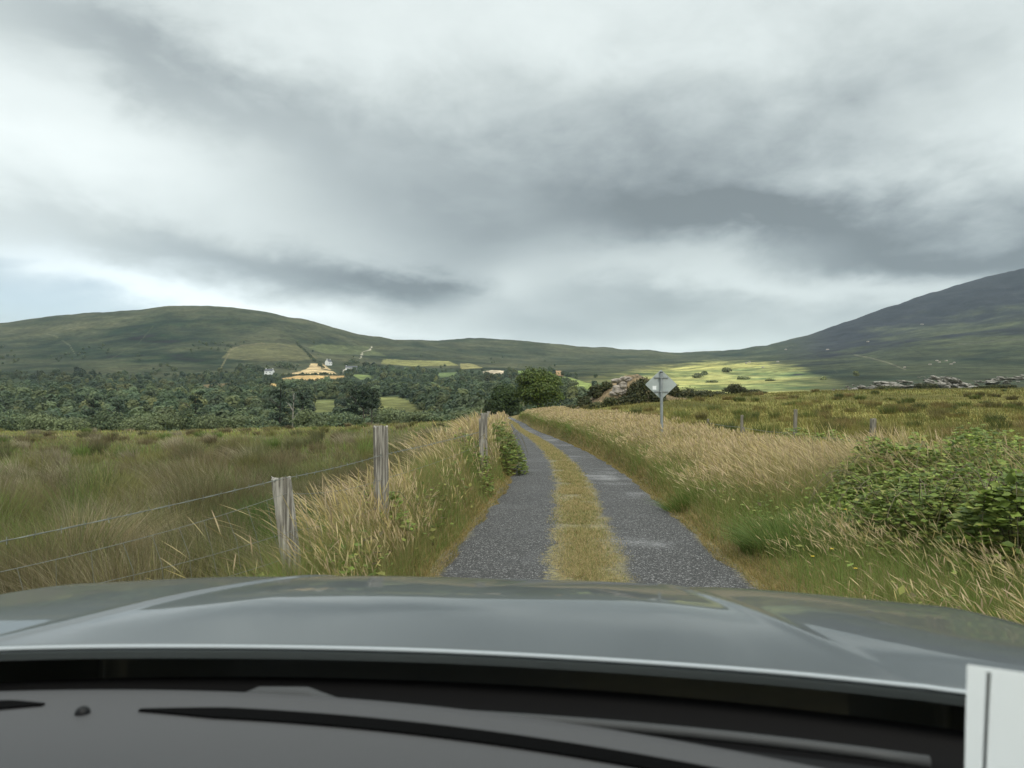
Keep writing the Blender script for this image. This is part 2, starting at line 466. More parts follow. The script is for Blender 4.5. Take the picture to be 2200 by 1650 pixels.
def ground_colour(x, y, z):
    px, py = project(x, y, z)
    r = np.hypot(x, y); u = x - road_x(y)
    n1, n2, n3 = fbm(x, y, 9, 4, 11)[..., None], fbm(x, y, 140, 5, 12)[..., None], fbm(x, y, 35, 4, 13)[..., None]
    A = lambda *c: np.array(c)
    left = A(.085, .085, .035) + n1 * A(.04, .03, .012)
    right = A(.18, .165, .048) + n1 * A(.06, .045, .015)
    verge = A(.19, .155, .065) + n1 * A(.07, .04, .02)
    s = sstep(-2, 2, u)[..., None]
    near = left * (1 - s) + right * s
    vg = (1 - sstep(2.6, 4.5, np.abs(u)))[..., None]
    near = near * (1 - vg) + verge * vg
    hill = A(.041, .047, .023) + n2 * A(.05, .042, .022) + n3 * A(.034, .030, .016)
    heath = A(.036, .044, .024) + n2 * A(.036, .034, .016) + n3 * A(.028, .028, .012)
    scree = A(.016, .017, .023) + n3 * A(.010, .010, .010)
    hr = sstep(1400, 1700, px)[..., None]
    hill = hill * (1 - hr) + heath * hr
    sk = np.interp(px, SKYLINE[:, 0], SKYLINE[:, 1])
    hgt = (py - sk) / np.maximum(840 - sk, 20)
    k = (1 - sstep(.28, .62, hgt + n2[..., 0] * .35 + n3[..., 0] * .12)) * sstep(1640, 1800, px)
    hill = hill * (1 - k[..., None]) + scree * k[..., None]
    wood = A(.030, .042, .020) + n3 * A(.012, .014, .006)
    wm = (wood_mask(px, py) * (y > 130))[..., None]
    hill = hill * (1 - wm) + wood * wm
    # pasture at the mountain's foot, with a patch of sunlight painted into its colour
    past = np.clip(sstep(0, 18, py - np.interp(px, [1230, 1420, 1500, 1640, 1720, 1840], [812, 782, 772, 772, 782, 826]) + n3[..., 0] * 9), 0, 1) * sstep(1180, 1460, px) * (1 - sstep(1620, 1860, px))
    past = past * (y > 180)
    sunlit_pasture = A(.27, .27, .095) + n3 * A(.24, .19, .07) + fbm(x, y, 16, 3, 19)[..., None] * A(.14, .13, .05) + n2 * A(.14, .10, .02)
    hill = hill * (1 - past[..., None]) + np.clip(sunlit_pasture, .05, 1) * past[..., None]
    for poly, c in FIELDS:
        q = inside(poly, px + n3[..., 0] * 2, py + n3[..., 0] * 1.0) & (y > 150)
        hill[q] = A(*c) * (1 + .25 * n3[q] + .15 * fbm(x[q], y[q], 12, 2, 21)[..., None])
    for line, c, w in TRACKS:
        L = np.asarray(line, float); d = np.full(px.shape, 1e9)
        for a, b in zip(L[:-1], L[1:]):
            t = np.clip(((px - a[0]) * (b[0] - a[0]) + (py - a[1]) * (b[1] - a[1])) / ((b - a) ** 2).sum(), 0, 1)
            d = np.minimum(d, np.hypot(px - a[0] - t * (b[0] - a[0]), (py - a[1] - t * (b[1] - a[1])) * 1.5))
        q = (d < w) & (y > 300)
        hill[q] = c
    f = sstep(120, 170, r + n1[..., 0] * 10)[..., None]
    return np.clip(near * (1 - f) + hill * f, .008, 1)


def build_terrain():
    t1 = np.arctan((np.arange(-420, 2621, 2.5) - 1100) / FPX)
    rest = np.linspace(t1[-1], t1[0] + math.tau, 120)[1:-1]
    th = np.concatenate([t1, rest])
    r = np.concatenate([np.exp(np.linspace(math.log(.4), math.log(480), 250))[:-1], np.exp(np.linspace(math.log(480), math.log(2500), 330))[:-1], np.exp(np.linspace(math.log(2500), math.log(6500), 25))])
    T, RR = np.meshgrid(th, r, indexing='ij')
    x, y = RR * np.sin(T), RR * np.cos(T)
    z = ground_z(x, y)
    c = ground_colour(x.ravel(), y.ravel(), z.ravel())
    n, m = T.shape
    i = np.arange(n)[:, None]; j = np.arange(m - 1)[None, :]
    a, b = i * m + j, ((i + 1) % n) * m + j
    q = np.stack([a, a + 1, b + 1, b], -1).reshape(-1, 4)
    v = np.stack([x, y, z], -1).reshape(-1, 3)
    m_ = principled("ground", (.1, .1, .05), .95); nt = m_.node_tree; p = nt.nodes['Principled BSDF']
    p.inputs['Specular IOR Level'].default_value = 0.1
    at_ = nt.nodes.new('ShaderNodeAttribute'); at_.attribute_name = 'tint'
    ge = nt.nodes.new('ShaderNodeNewGeometry')
    n0 = noise_node(nt, ge.outputs['Position'], 3.0, 5, .6)
    n1 = noise_node(nt, ge.outputs['Position'], .11, 8, .68)
    n2 = noise_node(nt, ge.outputs['Position'], .022, 6, .6)
    mp = nt.nodes.new('ShaderNodeMapping'); mp.inputs['Scale'].default_value = (.25, .8, 2.2); nt.links.new(ge.outputs['Position'], mp.inputs[0])
    n3_ = noise_node(nt, mp.outputs[0], .03, 9, .7, .4)
    k = n0.rng(.2, .8, .75, 1.25) * n1.rng(.3, .7, .55, 1.45) * n2.rng(.3, .7, .82, 1.18) * n3_.rng(.35, .65, .80, 1.2)
    vm = nt.nodes.new('ShaderNodeVectorMath'); vm.operation = 'SCALE'
    nt.links.new(at_.outputs['Color'], vm.inputs[0]); nt.links.new(k.s, vm.inputs['Scale'])
    nt.links.new(vm.outputs[0], p.inputs['Base Color'])
    bp = nt.nodes.new('ShaderNodeBump'); bp.inputs['Strength'].default_value = .6; bp.inputs['Distance'].default_value = 2.0
    nt.links.new(n1.s, bp.inputs['Height']); nt.links.new(bp.outputs[0], p.inputs['Normal'])
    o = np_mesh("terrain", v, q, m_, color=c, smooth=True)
    tag(o, kind='structure')


build_terrain()


# ------------------------------------------------------------------ road
def build_road():
    ys = np.concatenate([np.arange(-30, 40, .25), np.arange(40, 160, 1.0)])
    us = np.linspace(-1.42, 1.42, 25)
    Yg, U = np.meshgrid(ys, us, indexing='ij')
    x = road_x(Yg) + U + fbm(Yg, U * 0 + np.sign(U) * 40, .9, 3, 31) * .05 * (np.abs(U) > 1.3)
    z = road_z(Yg) + .012 * (1 - (U / 1.4) ** 2) - .012 * np.exp(-((np.abs(U) - .85) / .3) ** 2)
    n, m = Yg.shape
    i = np.arange(n - 1)[:, None]; j = np.arange(m - 1)[None, :]
    a = i * m + j
    q = np.stack([a, a + 1, a + m + 1, a + m], -1).reshape(-1, 4)
    M = principled("chip_seal_asphalt", (.1, .1, .1), .85); nt = M.node_tree; p = nt.nodes['Principled BSDF']
    la = nt.nodes.new('ShaderNodeAttribute'); la.attribute_name = 'lateral'
    ge = nt.nodes.new('ShaderNodeNewGeometry'); pos = ge.outputs['Position']
    U_ = X(nt, la.outputs['Fac'])
    vo = nt.nodes.new('ShaderNodeTexVoronoi'); vo.inputs['Scale'].default_value = 95; nt.links.new(pos, vo.inputs['Vector'])
    sv = nt.nodes.new('ShaderNodeSeparateColor'); nt.links.new(vo.outputs['Color'], sv.inputs[0])
    st = X(nt, sv.outputs[0])
    fine = noise_node(nt, pos, 22, 4, .7); mid = noise_node(nt, pos, 1.1, 5, .6); big = noise_node(nt, pos, .35, 4, .55)
    stone = mixrgb(nt, st.rng(.15, .95, 0, 1, 'LINEAR'), (.018, .018, .0178), (.074, .073, .071))
    stone = mixrgb(nt, st.rng(.88, .93, 0, .75, 'LINEAR'), stone, (.34, .335, .33))
    stone = mixrgb(nt, mid.rng(.5, .72, 0, .45), stone, (.036, .037, .040))
    # pale worn patches, more of them in the right wheel track
    wear = (big * .5 + mid * .3 + fine * .34).rng(.575, .70, 0, .75) * U_.rng(-.3, .9, .25, 1.0)
    stone = mixrgb(nt, wear, stone, (.27, .27, .272))
    soil = mixrgb(nt, fine.rng(.35, .65, 0, 1), (.085, .075, .045), (.25, .215, .095))
    edge = (U_ + (mid - .5) * .5 + (fine - .5) * .5)
    centre = (edge - .02)._m('ABSOLUTE').rng(.27, .40, 1, 0)
    side = (U_._m('ABSOLUTE') + (mid - .5) * .3 + (fine - .5) * .3).rng(1.27, 1.42, 0, 1)
    c = mixrgb(nt, centre._m('MAXIMUM', side), stone, soil)
    nt.links.new(c, p.inputs['Base Color'])
    bp = nt.nodes.new('ShaderNodeBump'); bp.inputs['Strength'].default_value = .9; bp.inputs['Distance'].default_value = .008
    nt.links.new(vo.outputs['Distance'], bp.inputs['Height']); nt.links.new(bp.outputs[0], p.inputs['Normal'])
    o = np_mesh("road", np.stack([x, Yg, z], -1).reshape(-1, 3), q, M, attrs={'lateral': U.ravel()}, smooth=True)
    tag(o, kind='structure')


build_road()


# ------------------------------------------------------------------ the car the photograph is taken from
M_PAINT = principled("grey_car_paint", (.050, .058, .058), .40, .22, Coat_Weight=.65, Coat_Roughness=.03, Coat_IOR=1.55)
M_BLACK = principled("black_plastic", (.0035, .0035, .004), .55, Specular_IOR_Level=.25)
M_RUBBER = principled("rubber", (.045, .047, .048), .6, Specular_IOR_Level=.3)
M_DASH = mottled("dashboard_plastic", (.058, .058, .060), (.066, .066, .067), 900, .55, .0004, 2)
M_SLOT = principled("vent_black", (.001, .001, .001), .9, Specular_IOR_Level=.05)
M_TRIM = principled("dark_headlining", (.05, .05, .052), .9)
M_METAL = principled("alloy", (.4, .4, .42), .35, 1.0)
CAR_X, CAR_TH = -.20, R(6)


def car_world(u, v, z):
    c, s = math.cos(CAR_TH), math.sin(CAR_TH)
    return CAR_X + u * c + v * s, -u * s + v * c, z


def hood_rear(u): return .848 - .19 * u * u
def crease(v): return .50 - .30 * (v - .87)


def hood_z(u, v):
    kv = np.array([.5, .85, 1.05, 1.25, 1.35, 1.44, 1.55, 1.70, 1.84]); ks = np.array([-.02, -.032, -.070, -.108, -.145, -.225, -.40, -.80, -1.3])
    fv = np.linspace(.5, 1.84, 400); fs = np.interp(fv, kv, ks); fz = np.concatenate([[0], np.cumsum((fs[1:] + fs[:-1]) / 2 * np.diff(fv))])
    zc = np.interp(v, fv, fz) - np.interp(.848, fv, fz) + 1.131
    a = np.abs(u)
    d = a - crease(v)
    f = .25 + .75 * sstep(.85, 1.15, v)
    z = zc + f * (.007 * (1 - sstep(-.16, .10, d)) + .0042 * np.exp(-(d / .012) ** 2) * np.where(u < 0, 1.0, .65))      # raised middle with a thin ridge along its border
    z = z - f * (.028 * sstep(.42, .98, a) + .10 * np.maximum(a - .82, 0) ** 1.5 * 5) - .004 * (1 - f) * a
    return z


def build_car():
    car = empty("parked_car", (CAR_X, 0, 0), -CAR_TH)
    tag(car, "grey car seen from its driver's seat, bonnet and dashboard facing the lane", "car")
    us = np.linspace(-.93, .93, 260); ts = np.linspace(0, 1, 110)
    U, T = np.meshgrid(us, ts, indexing='ij')
    vr = hood_rear(U); vf = 1.82 - .16 * (np.abs(U) / .93) ** 3
    V = vr + (vf - vr) * T
    Z = hood_z(U, V)
    k = np.exp(-np.linspace(-2, 2, 9) ** 2); k /= k.sum()
    for ax in (1,):
        P = np.apply_along_axis(lambda a: np.convolve(np.pad(a, 4, 'reflect', reflect_type='odd'), k, 'valid'), ax, Z); Z = P
    n, m = U.shape
    v = np.stack([U, V, Z], -1).reshape(-1, 3)
    i = np.arange(n - 1)[:, None]; j = np.arange(m - 1)[None, :]
    a = i * m + j
    q = np.stack([a, a + m, a + m + 1, a + 1], -1).reshape(-1, 4)
    # turned-down rear lip of the bonnet
    i1 = np.arange(n - 1); prev = i1 * m; prevn = (i1 + 1) * m
    for da, dz in ((.0022, .0003), (.0042, .0012), (.0057, .0026), (.0066, .0045), (.007, .007), (.007, .014)):
        b0 = len(v); v = np.concatenate([v, np.stack([U[:, 0], V[:, 0] - da, Z[:, 0] - dz], -1)])
        q = np.concatenate([q, np.stack([prev, prevn, b0 + i1 + 1, b0 + i1], -1)[:, ::-1]]); prev, prevn = b0 + i1, b0 + i1 + 1
    np_mesh("bonnet", v, q, M_PAINT, car, smooth=True)
    bm = bmesh.new()
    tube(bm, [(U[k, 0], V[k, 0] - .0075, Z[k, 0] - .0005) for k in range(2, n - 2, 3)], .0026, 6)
    obj("bonnet_edge_bead", bm, principled("pale_edge_bead", (.36, .39, .41), .4), car, smooth=True)  # thin pale line along the bonnet's rear edge, built as a bead
    # fenders and front below the bonnet's rim, down to the sills
    bm = bmesh.new()
    rim = [Vector((U[-1, k], V[-1, k], Z[-1, k] - .006)) for k in range(0, m, 4)] + [Vector((U[k, -1], V[k, -1], Z[k, -1] - .006)) for k in range(n - 4, 3, -8)] + [Vector((U[0, k], V[0, k], Z[0, k] - .006)) for k in range(m - 2, -1, -4)]
    rows = []
    for h, grow in ((1.0, 0.0), (.86, .025), (.5, .03), (.28, -.02)):
        row = []
        for p in rim:
            zz = p.z if h == 1.0 else .25 + (p.z - .25) * h
            g = Vector((p.x, max(p.y - .8, 0) * 1.0, 0)); g = g.normalized() * grow if g.length else g
            row.append(bm.verts.new((p.x + g.x, p.y + g.y, zz)))
        rows.append(row)
    for r0, r1 in zip(rows[:-1], rows[1:]):
        for k in range(len(rim) - 1):
            bm.faces.new((r0[k], r0[k + 1], r1[k + 1], r1[k]))
    # doors behind, down each side
    for sx in (-1, 1):
        pr = [(sx * .94, .80, 1.09), (sx * .95, -1.6, 1.12), (sx * .97, -1.6, .7), (sx * .97, .80, .7), (sx * .93, .80, .3), (sx * .93, -1.6, .3)]
        vs = [bm.verts.new(p) for p in pr]
        bm.faces.new((vs[0], vs[1], vs[2], vs[3])); bm.faces.new((vs[3], vs[2], vs[5], vs[4]))
    obj("body", bm, M_PAINT, car, smooth=True)
    # scuttle between bonnet and windscreen
    us2 = np.linspace(-.86, .86, 60)
    prof = [(.030, 1.085), (.0, 1.062), (-.035, 1.052), (-.075, 1.072), (-.10, 1.090), (-.13, 1.090)]
    v = np.array([(u, hood_rear(u) + dv, z - .03 * abs(u) ** 3) for u in us2 for dv, z in prof]); m2 = len(prof)
    i = np.arange(59)[:, None]; j = np.arange(m2 - 1)[None, :]; a = i * m2 + j
    np_mesh("scuttle", v, np.stack([a, a + 1, a + m2 + 1, a + m2], -1).reshape(-1, 4), M_BLACK, car, smooth=True)
    # dashboard: a slightly domed top, its far edge following the windscreen
    def dash_far(u): return .781 - .30 * (u + .19) ** 2
    us3 = np.linspace(-.80, .80, 70); tt = np.linspace(0, 1, 26)
    U3, T3 = np.meshgrid(us3, tt, indexing='ij')
    V3 = dash_far(U3) - T3 * .40
    Z3 = 1.107 + .012 * np.sin(T3 * math.pi * .6) - .035 * np.maximum(T3 - .75, 0) * 4 - .20 * np.maximum(T3 - .9, 0) * 6 - .02 * np.abs(U3) ** 2
    Z3[:, 0] -= .012
    m3 = len(tt); i = np.arange(69)[:, None]; j = np.arange(m3 - 1)[None, :]; a = i * m3 + j
    dash = np_mesh("dashboard", np.stack([U3, V3, Z3], -1).reshape(-1, 3), np.stack([a, a + 1, a + m3 + 1, a + m3], -1).reshape(-1, 4)[:, ::-1], M_DASH, car, smooth=True)

    def dash_z(u, v):
        t = (dash_far(u) - v) / .40
        return 1.107 + .012 * math.sin(t * math.pi * .6) - .02 * u * u

    def slot(u0, u1, off, w, taper):
        bm = bmesh.new(); top, bot = [], []
        N = 50
        for k in range(N + 1):
            u = u0 + (u1 - u0) * k / N
            e = 1.0
            if taper: e = min(1.0, .15 + (k / N) * 9) if taper > 0 else min(1.0, .15 + (1 - k / N) * 9)
            vv = dash_far(u) - off - .018 * (u - .0) * 0
            rows = []
            for s in (0.5, -0.5):
                y = vv + s * w * e
                rows.append((u + s * w * e * .6 * 0, y))
            top.append([bm.verts.new((p[0], p[1], dash_z(*p) + .0022)) for p in rows])
            bot.append([bm.verts.new((p[0], p[1], dash_z(*p) - .004)) for p in rows])
        for k in range(N):
            bm.faces.new((top[k][0], top[k][1], top[k + 1][1], top[k + 1][0]))
            bm.faces.new((top[k][0], top[k + 1][0], bot[k + 1][0], bot[k][0]))
            bm.faces.new((top[k][1], bot[k][1], bot[k + 1][1], top[k + 1][1]))
        obj("vent_slot", bm, M_SLOT, dash)
    slot(-.238, .60, .080, .026, 1)
    slot(-.78, -.345, .066, .026, -1)
    bm = bmesh.new(); bmesh.ops.create_uvsphere(bm, u_segments=16, v_segments=8, radius=.007)
    bmesh.ops.transform(bm, matrix=Matrix.Translation((-.29, .690, dash_z(-.29, .690))), verts=bm.verts)
    obj("light_sensor", bm, M_BLACK, dash, smooth=True)
    # windscreen
    Ug, Tg = np.meshgrid(np.linspace(-.78, .78, 40), np.linspace(0, 1, 16), indexing='ij')
    def ws(u, t): return dash_far(u) + .010 - (.60 - .05 * u * u) * t, 1.098 + .58 * t + .03 * np.sin(t * math.pi) - .015 * u * u
    Vg, Zg = ws(Ug, Tg)
    glass = bpy.data.materials.new("clear_glass"); glass.use_nodes = True; nt = glass.node_tree; nt.nodes.clear()
    tr = nt.nodes.new('ShaderNodeBsdfTransparent'); tr.inputs[0].default_value = (.955, .97, .96, 1)
    out = nt.nodes.new('ShaderNodeOutputMaterial'); nt.links.new(tr.outputs[0], out.inputs[0])
    i = np.arange(39)[:, None]; j = np.arange(15)[None, :]; a = i * 16 + j
    np_mesh("windscreen", np.stack([Ug, Vg, Zg], -1).reshape(-1, 3), np.stack([a, a + 1, a + 17, a + 16], -1).reshape(-1, 4), glass, car, smooth=True)
    # pillars and roof
    for sx in (-1, 1):
        bm = bmesh.new(); pts = []
        for t in np.linspace(-.02, 1.02, 8):
            vv, zz = ws(.80, t); pts.append((sx * (.83 - .10 * t), vv, zz))
        tube(bm, pts, .038, 8)
        obj("windscreen_pillar", bm, M_TRIM, car, smooth=True)
    bm = bmesh.new()
    us4 = np.linspace(-.72, .72, 16); vs4 = np.linspace(.10, -1.7, 12)
    lo = [[bm.verts.new((u, v - .05 * u * u, 1.665 + .05 * (1 - (u / .72) ** 2) - .03 * ((v + .8) / .9) ** 2)) for v in vs4] for u in us4]
    hi = [[bm.verts.new((u * 1.03, v - .05 * u * u, 1.715 + .06 * (1 - (u / .72) ** 2) - .03 * ((v + .8) / .9) ** 2)) for v in vs4] for u in us4]
    for g, fl in ((lo, 0), (hi, 1)):
        for p in range(15):
            for r in range(11):
                f = (g[p][r], g[p + 1][r], g[p + 1][r + 1], g[p][r + 1]); bm.faces.new(f[::-1] if fl else f)
    for p in range(15):
        bm.faces.new((lo[p][0], hi[p][0], hi[p + 1][0], lo[p + 1][0])); bm.faces.new((lo[p][11], lo[p + 1][11], hi[p + 1][11], hi[p][11]))
    for r in range(11):
        bm.faces.new((lo[0][r], lo[0][r + 1], hi[0][r + 1], hi[0][r])); bm.faces.new((lo[15][r], hi[15][r], hi[15][r + 1], lo[15][r + 1]))
    obj("roof", bm, M_TRIM, car, smooth=True)
    # wipers resting on the scuttle
    def wiper(u0, u1):
        w = bmesh.new()
        b = lambda u, dv, z: Vector((u, hood_rear(u) + dv, z - .03 * abs(u) ** 3))
        tube(w, [b(u0 - .035, -.058, 1.086), b(u0 + .0, -.057, 1.094), b(u0 + .05, -.058, 1.096), b(u0 + .10, -.066, 1.088), b(u0 + .2, -.072, 1.086)], [.006, .012, .011, .007, .005], 8)
        arm = obj("wiper_arm", w, M_RUBBER, car, smooth=True)
        w = bmesh.new()
        tube(w, [b(u0 + .04 + (u1 - u0 - .04) * k / 12, -.084, 1.094) for k in range(13)], .0055, 6)
        obj("wiper_blade", w, M_RUBBER, arm, smooth=True)
    wiper(-.155, .50); wiper(-.78, -.20)
    # front wheels
    for sx in (-1, 1):
        wh = empty("wheel", (sx * .80, 1.30, .34)); wh.parent = car
        bm = bmesh.new()
        prof = [(.24, -.10), (.33, -.11), (.36, -.07), (.365, 0), (.36, .07), (.33, .11), (.24, .10)]
        ring = [[bm.verts.new((s, r * math.cos(k / 32 * math.tau), r * math.sin(k / 32 * math.tau))) for r, s in prof] for k in range(32)]
        for k in range(32):
            for p in range(6): bm.faces.new((ring[k][p], ring[k][p + 1], ring[(k + 1) % 32][p + 1], ring[(k + 1) % 32][p]))
        obj("tyre", bm, M_RUBBER, wh, smooth=True)
        bm = bmesh.new()
        for k in range(5):
            box(bm, (sx * .06, .12 * math.cos(k / 5 * math.tau), .12 * math.sin(k / 5 * math.tau)), (.03, .24, .05), Matrix.Rotation(k / 5 * math.tau, 4, 'X'))
        obj("rim", bm, M_METAL, wh, bevel=.006)
    # the sheet stuck inside the windscreen at the foot of the driver's side
    uu, tt2 = np.meshgrid(np.linspace(.2, .78, 300), np.linspace(0, .5, 200), indexing='ij')
    vv, zz = ws(uu, tt2); xw, yw, _ = car_world(uu, vv, zz); P, Q = project(xw, yw, zz)
    def find(px, py):
        k = int(np.argmin((P - px) ** 2 + (Q - py) ** 2)); return uu.flat[k], tt2.flat[k]
    (ua, ta), (ub, tb) = find(2076, 1422), find(2086, 1640)
    u1 = ua + .095
    pm = bpy.data.materials.new("thin_white_paper"); pm.use_nodes = True; nt = pm.node_tree; p = nt.nodes['Principled BSDF']
    p.inputs['Base Color'].default_value = (.90, .90, .89, 1); p.inputs['Roughness'].default_value = .8
    t = nt.nodes.new('ShaderNodeBsdfTranslucent'); t.inputs[0].default_value = (.95, .96, .95, 1)
    mx = nt.nodes.new('ShaderNodeMixShader'); mx.inputs[0].default_value = .75
    tp = nt.nodes.new('ShaderNodeBsdfTransparent'); mx2 = nt.nodes.new('ShaderNodeMixShader'); mx2.inputs[0].default_value = .12
    nt.links.new(p.outputs[0], mx.inputs[1]); nt.links.new(t.outputs[0], mx.inputs[2]); nt.links.new(mx.outputs[0], mx2.inputs[1]); nt.links.new(tp.outputs[0], mx2.inputs[2])
    nt.links.new(mx2.outputs[0], nt.nodes['Material Output'].inputs['Surface'])
    us5 = np.linspace(ua, u1, 8); ts5 = np.linspace(ta, max(tb - .02, .005), 8)
    g, h = np.meshgrid(us5, ts5, indexing='ij'); g = g + (h - ta) / (ts5[-1] - ta) * (ub - ua)
    vv, zz = ws(g, h)
    n_ = np.array([0, -.7, -.7]) * .0022
    w1 = np.stack(car_world(g, vv + n_[1], zz + n_[2]), -1).reshape(-1, 3); w2 = np.stack(car_world(g, vv + n_[1] * 1.2, zz + n_[2] * 1.2), -1).reshape(-1, 3)
    i = np.arange(7)[:, None]; j = np.arange(7)[None, :]; a = (i * 8 + j)
    q1 = np.stack([a, a + 1, a + 9, a + 8], -1).reshape(-1, 4)
    o = np_mesh("paper_disc_slip", np.concatenate([w1, w2]), np.concatenate([q1, q1[:, ::-1] + 64]), pm, smooth=True)
    gl, hl = np.meshgrid(np.linspace(ua + .010, ua + .0125, 2), np.linspace(ta - .004, ta + (ts5[-1] - ta) * .9, 6), indexing='ij'); gl = gl + (hl - ta) / (ts5[-1] - ta) * (ub - ua)
    vl, zl = ws(gl, hl); wl = np.stack(car_world(gl, vl + n_[1] * 1.5, zl + n_[2] * 1.5), -1).reshape(-1, 3); al = np.arange(5)
    np_mesh("printed_line", wl, np.stack([al, al + 1, al + 7, al + 6], -1), principled("faded_print", (.62, .64, .64), .8), o)
    tag(o, "translucent white paper slip stuck inside the windscreen, above the dark scuttle", "paper slip")
    return car


build_car()


# ------------------------------------------------------------------ plants: ribbons, leaves and crowns as numpy meshes
def blades(P, h, w, lean, yaw, nseg, cb, ct, profile=None, power=1.8, cpow=1.0, tv=None):
    """Grass blades: P n x 3 roots, lean n x 2 (tip offset / height). Returns verts, quads, colours."""
    n = len(P); t = np.linspace(0, 1, nseg + 1) if tv is None else np.asarray(tv)
    prof = np.maximum(1 - t ** 1.6, .08) if profile is None else np.asarray(profile)
    L = np.hypot(lean[:, 0], lean[:, 1])
    up = (h[:, None] * t * (1 - .35 * np.clip(L, 0, 1.2)[:, None] * t))
    bend = h[:, None] * t ** power
    c = np.empty((n, nseg + 1, 3))
    c[..., 0] = P[:, None, 0] + bend * lean[:, None, 0]
    c[..., 1] = P[:, None, 1] + bend * lean[:, None, 1]
    c[..., 2] = P[:, None, 2] + up
    s = np.stack([np.cos(yaw), np.sin(yaw), np.zeros(n)], -1)[:, None, :] * (w[:, None] * prof)[..., None] * .5
    v = np.stack([c - s, c + s], 2).reshape(-1, 3)
    k = (np.arange(n) * (nseg + 1) * 2)[:, None] + np.arange(nseg)[None, :] * 2
    q = np.stack([k, k + 1, k + 3, k + 2], -1).reshape(-1, 4)
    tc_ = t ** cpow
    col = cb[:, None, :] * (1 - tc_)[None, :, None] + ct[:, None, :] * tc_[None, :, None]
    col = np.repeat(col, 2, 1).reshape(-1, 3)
    return v, q, col


def merge(parts):
    V, Q, C, o = [], [], [], 0
    for v, q, c in parts:
        V.append(v); Q.append(q + o); C.append(c); o += len(v)
    return np.concatenate(V), np.concatenate(Q), np.concatenate(C)


def leaves(P, D, N, L, W, col, fold=.25):
    """Folded leaves: root P, direction D, rough normal N, length L, width W."""
    D = D / np.linalg.norm(D, axis=1, keepdims=True)
    S = np.cross(D, N); S /= np.maximum(np.linalg.norm(S, axis=1, keepdims=True), 1e-6); Nn = np.cross(S, D)
    L, W = L[:, None], W[:, None]
    mid = P + D * L * .45
    v = np.stack([P, mid - S * W * .5, P + D * L - Nn * L * .12, mid + S * W * .5, mid - Nn * W * fold], 1).reshape(-1, 3)
    k = (np.arange(len(P)) * 5)[:, None]
    q = np.concatenate([k + [[0, 1, 2, 4]], k + [[0, 4, 2, 3]]], 0)
    return v, q, np.repeat(col, 5, 0)


def unit(n):
    d = rng.normal(size=(n, 3)); return d / np.linalg.norm(d, axis=1, keepdims=True)


def crown(n, lobes, leaf, cols, shell=.55, rnd=.6, var=.3):
    """Leaf clumps spread through a cluster of ellipsoid lobes [(centre, radii)], outer part densest."""
    vol = np.array([r[0] * r[1] * r[2] for _, r in lobes]) ** .67; vol /= vol.sum()
    k = rng.choice(len(lobes), n, p=vol)
    d = unit(n); d[:, 2] = np.where(rng.random(n) < .25, d[:, 2], np.abs(d[:, 2]) * 1.0 - .25)
    rad = shell + (1.06 - shell) * rng.random(n) ** .7
    cen = np.array([c for c, _ in lobes])[k]; rr = np.array([r for _, r in lobes])[k]
    P = cen + d * rr * rad[:, None]
    nrm = d / rr; nrm /= np.linalg.norm(nrm, axis=1, keepdims=True)
    nrm = nrm * .8 + unit(n) * rnd + [0, 0, .3]
    D = np.cross(nrm, unit(n)); D[:, 2] -= .1
    sz = leaf * (.6 + .8 * rng.random(n))
    tint = np.array([rng.uniform(.8, 1.25) for _ in lobes])[k] * rng.uniform(1 - var, 1 + var, n)
    c = cols[rng.integers(0, len(cols), n)] * tint[:, None]
    return leaves(P, D, nrm, sz * 1.3, sz, np.clip(c, .005, 1), .15)


def lobes_round(w, d, h, n=9, squash=1.0):
    """Lobes of a rounded bush standing on z = 0."""
    out = [((0, 0, h * .5), (w * .36, d * .36, h * .46))]
    for i in range(n):
        a = i / n * math.tau + rng.uniform(-.3, .3); e = rng.uniform(.0, 1.0)
        rr = rng.uniform(.20, .30)
        out.append(((math.cos(a) * w * (.5 - rr) * (1 - .5 * e), math.sin(a) * d * (.5 - rr) * (1 - .5 * e), h * (.22 + .55 * e)), (w * rr, d * rr, h * rr * 1.05)))
    return out


GREEN = np.array([(.055, .085, .020), (.070, .105, .025), (.045, .070, .020), (.085, .115, .030)])
WILLOW = np.array([(.150, .180, .082), (.180, .210, .095), (.125, .155, .072)])
PINE = np.array([(.040, .062, .034), (.050, .072, .038), (.034, .054, .030)])
WOODC = np.array([(.092, .124, .060), (.115, .148, .070), (.074, .104, .056), (.138, .164, .074)])
GORSE = np.array([(.040, .048, .018), (.055, .058, .022), (.032, .038, .016), (.070, .066, .026)])
BRAMBLE = np.array([(.185, .250, .055), (.235, .305, .066), (.130, .185, .046), (.300, .355, .085), (.270, .275, .080)])
M_BARK = mottled("bark", (.10, .085, .065), (.05, .042, .034), 6, .9, .01, 6, (1, 1, .3))
M_PALEBARK = mottled("dead_wood", (.34, .31, .27), (.20, .18, .155), 8, .9, .005, 6, (1, 1, .2))


def trunk_mesh(name, parent, h, r, mat, limbs=4, lean=.06, spread=.35):
    bm = bmesh.new()
    a = random.uniform(0, 6.28)
    pts = [Vector((math.cos(a) * lean * h * (k / 5) ** 2, math.sin(a) * lean * h * (k / 5) ** 2, h * k / 5 - .25)) for k in range(6)]
    tube(bm, pts, [r * (1.15 - .17 * k) for k in range(6)], 8)
    for i in range(limbs):
        b = pts[2 + i % 3]; a = i * 2.4 + random.uniform(-.3, .3); L = h * random.uniform(.25, .45)
        e = [b + Vector((math.cos(a) * spread * L * t * 1.6, math.sin(a) * spread * L * t * 1.6, L * t * .8 * (1.2 - .4 * t))) for t in (0, .35, .7, 1)]
        tube(bm, e, [r * .5, r * .38, r * .24, r * .1], 6)
    return obj(name, bm, mat, parent, smooth=True)


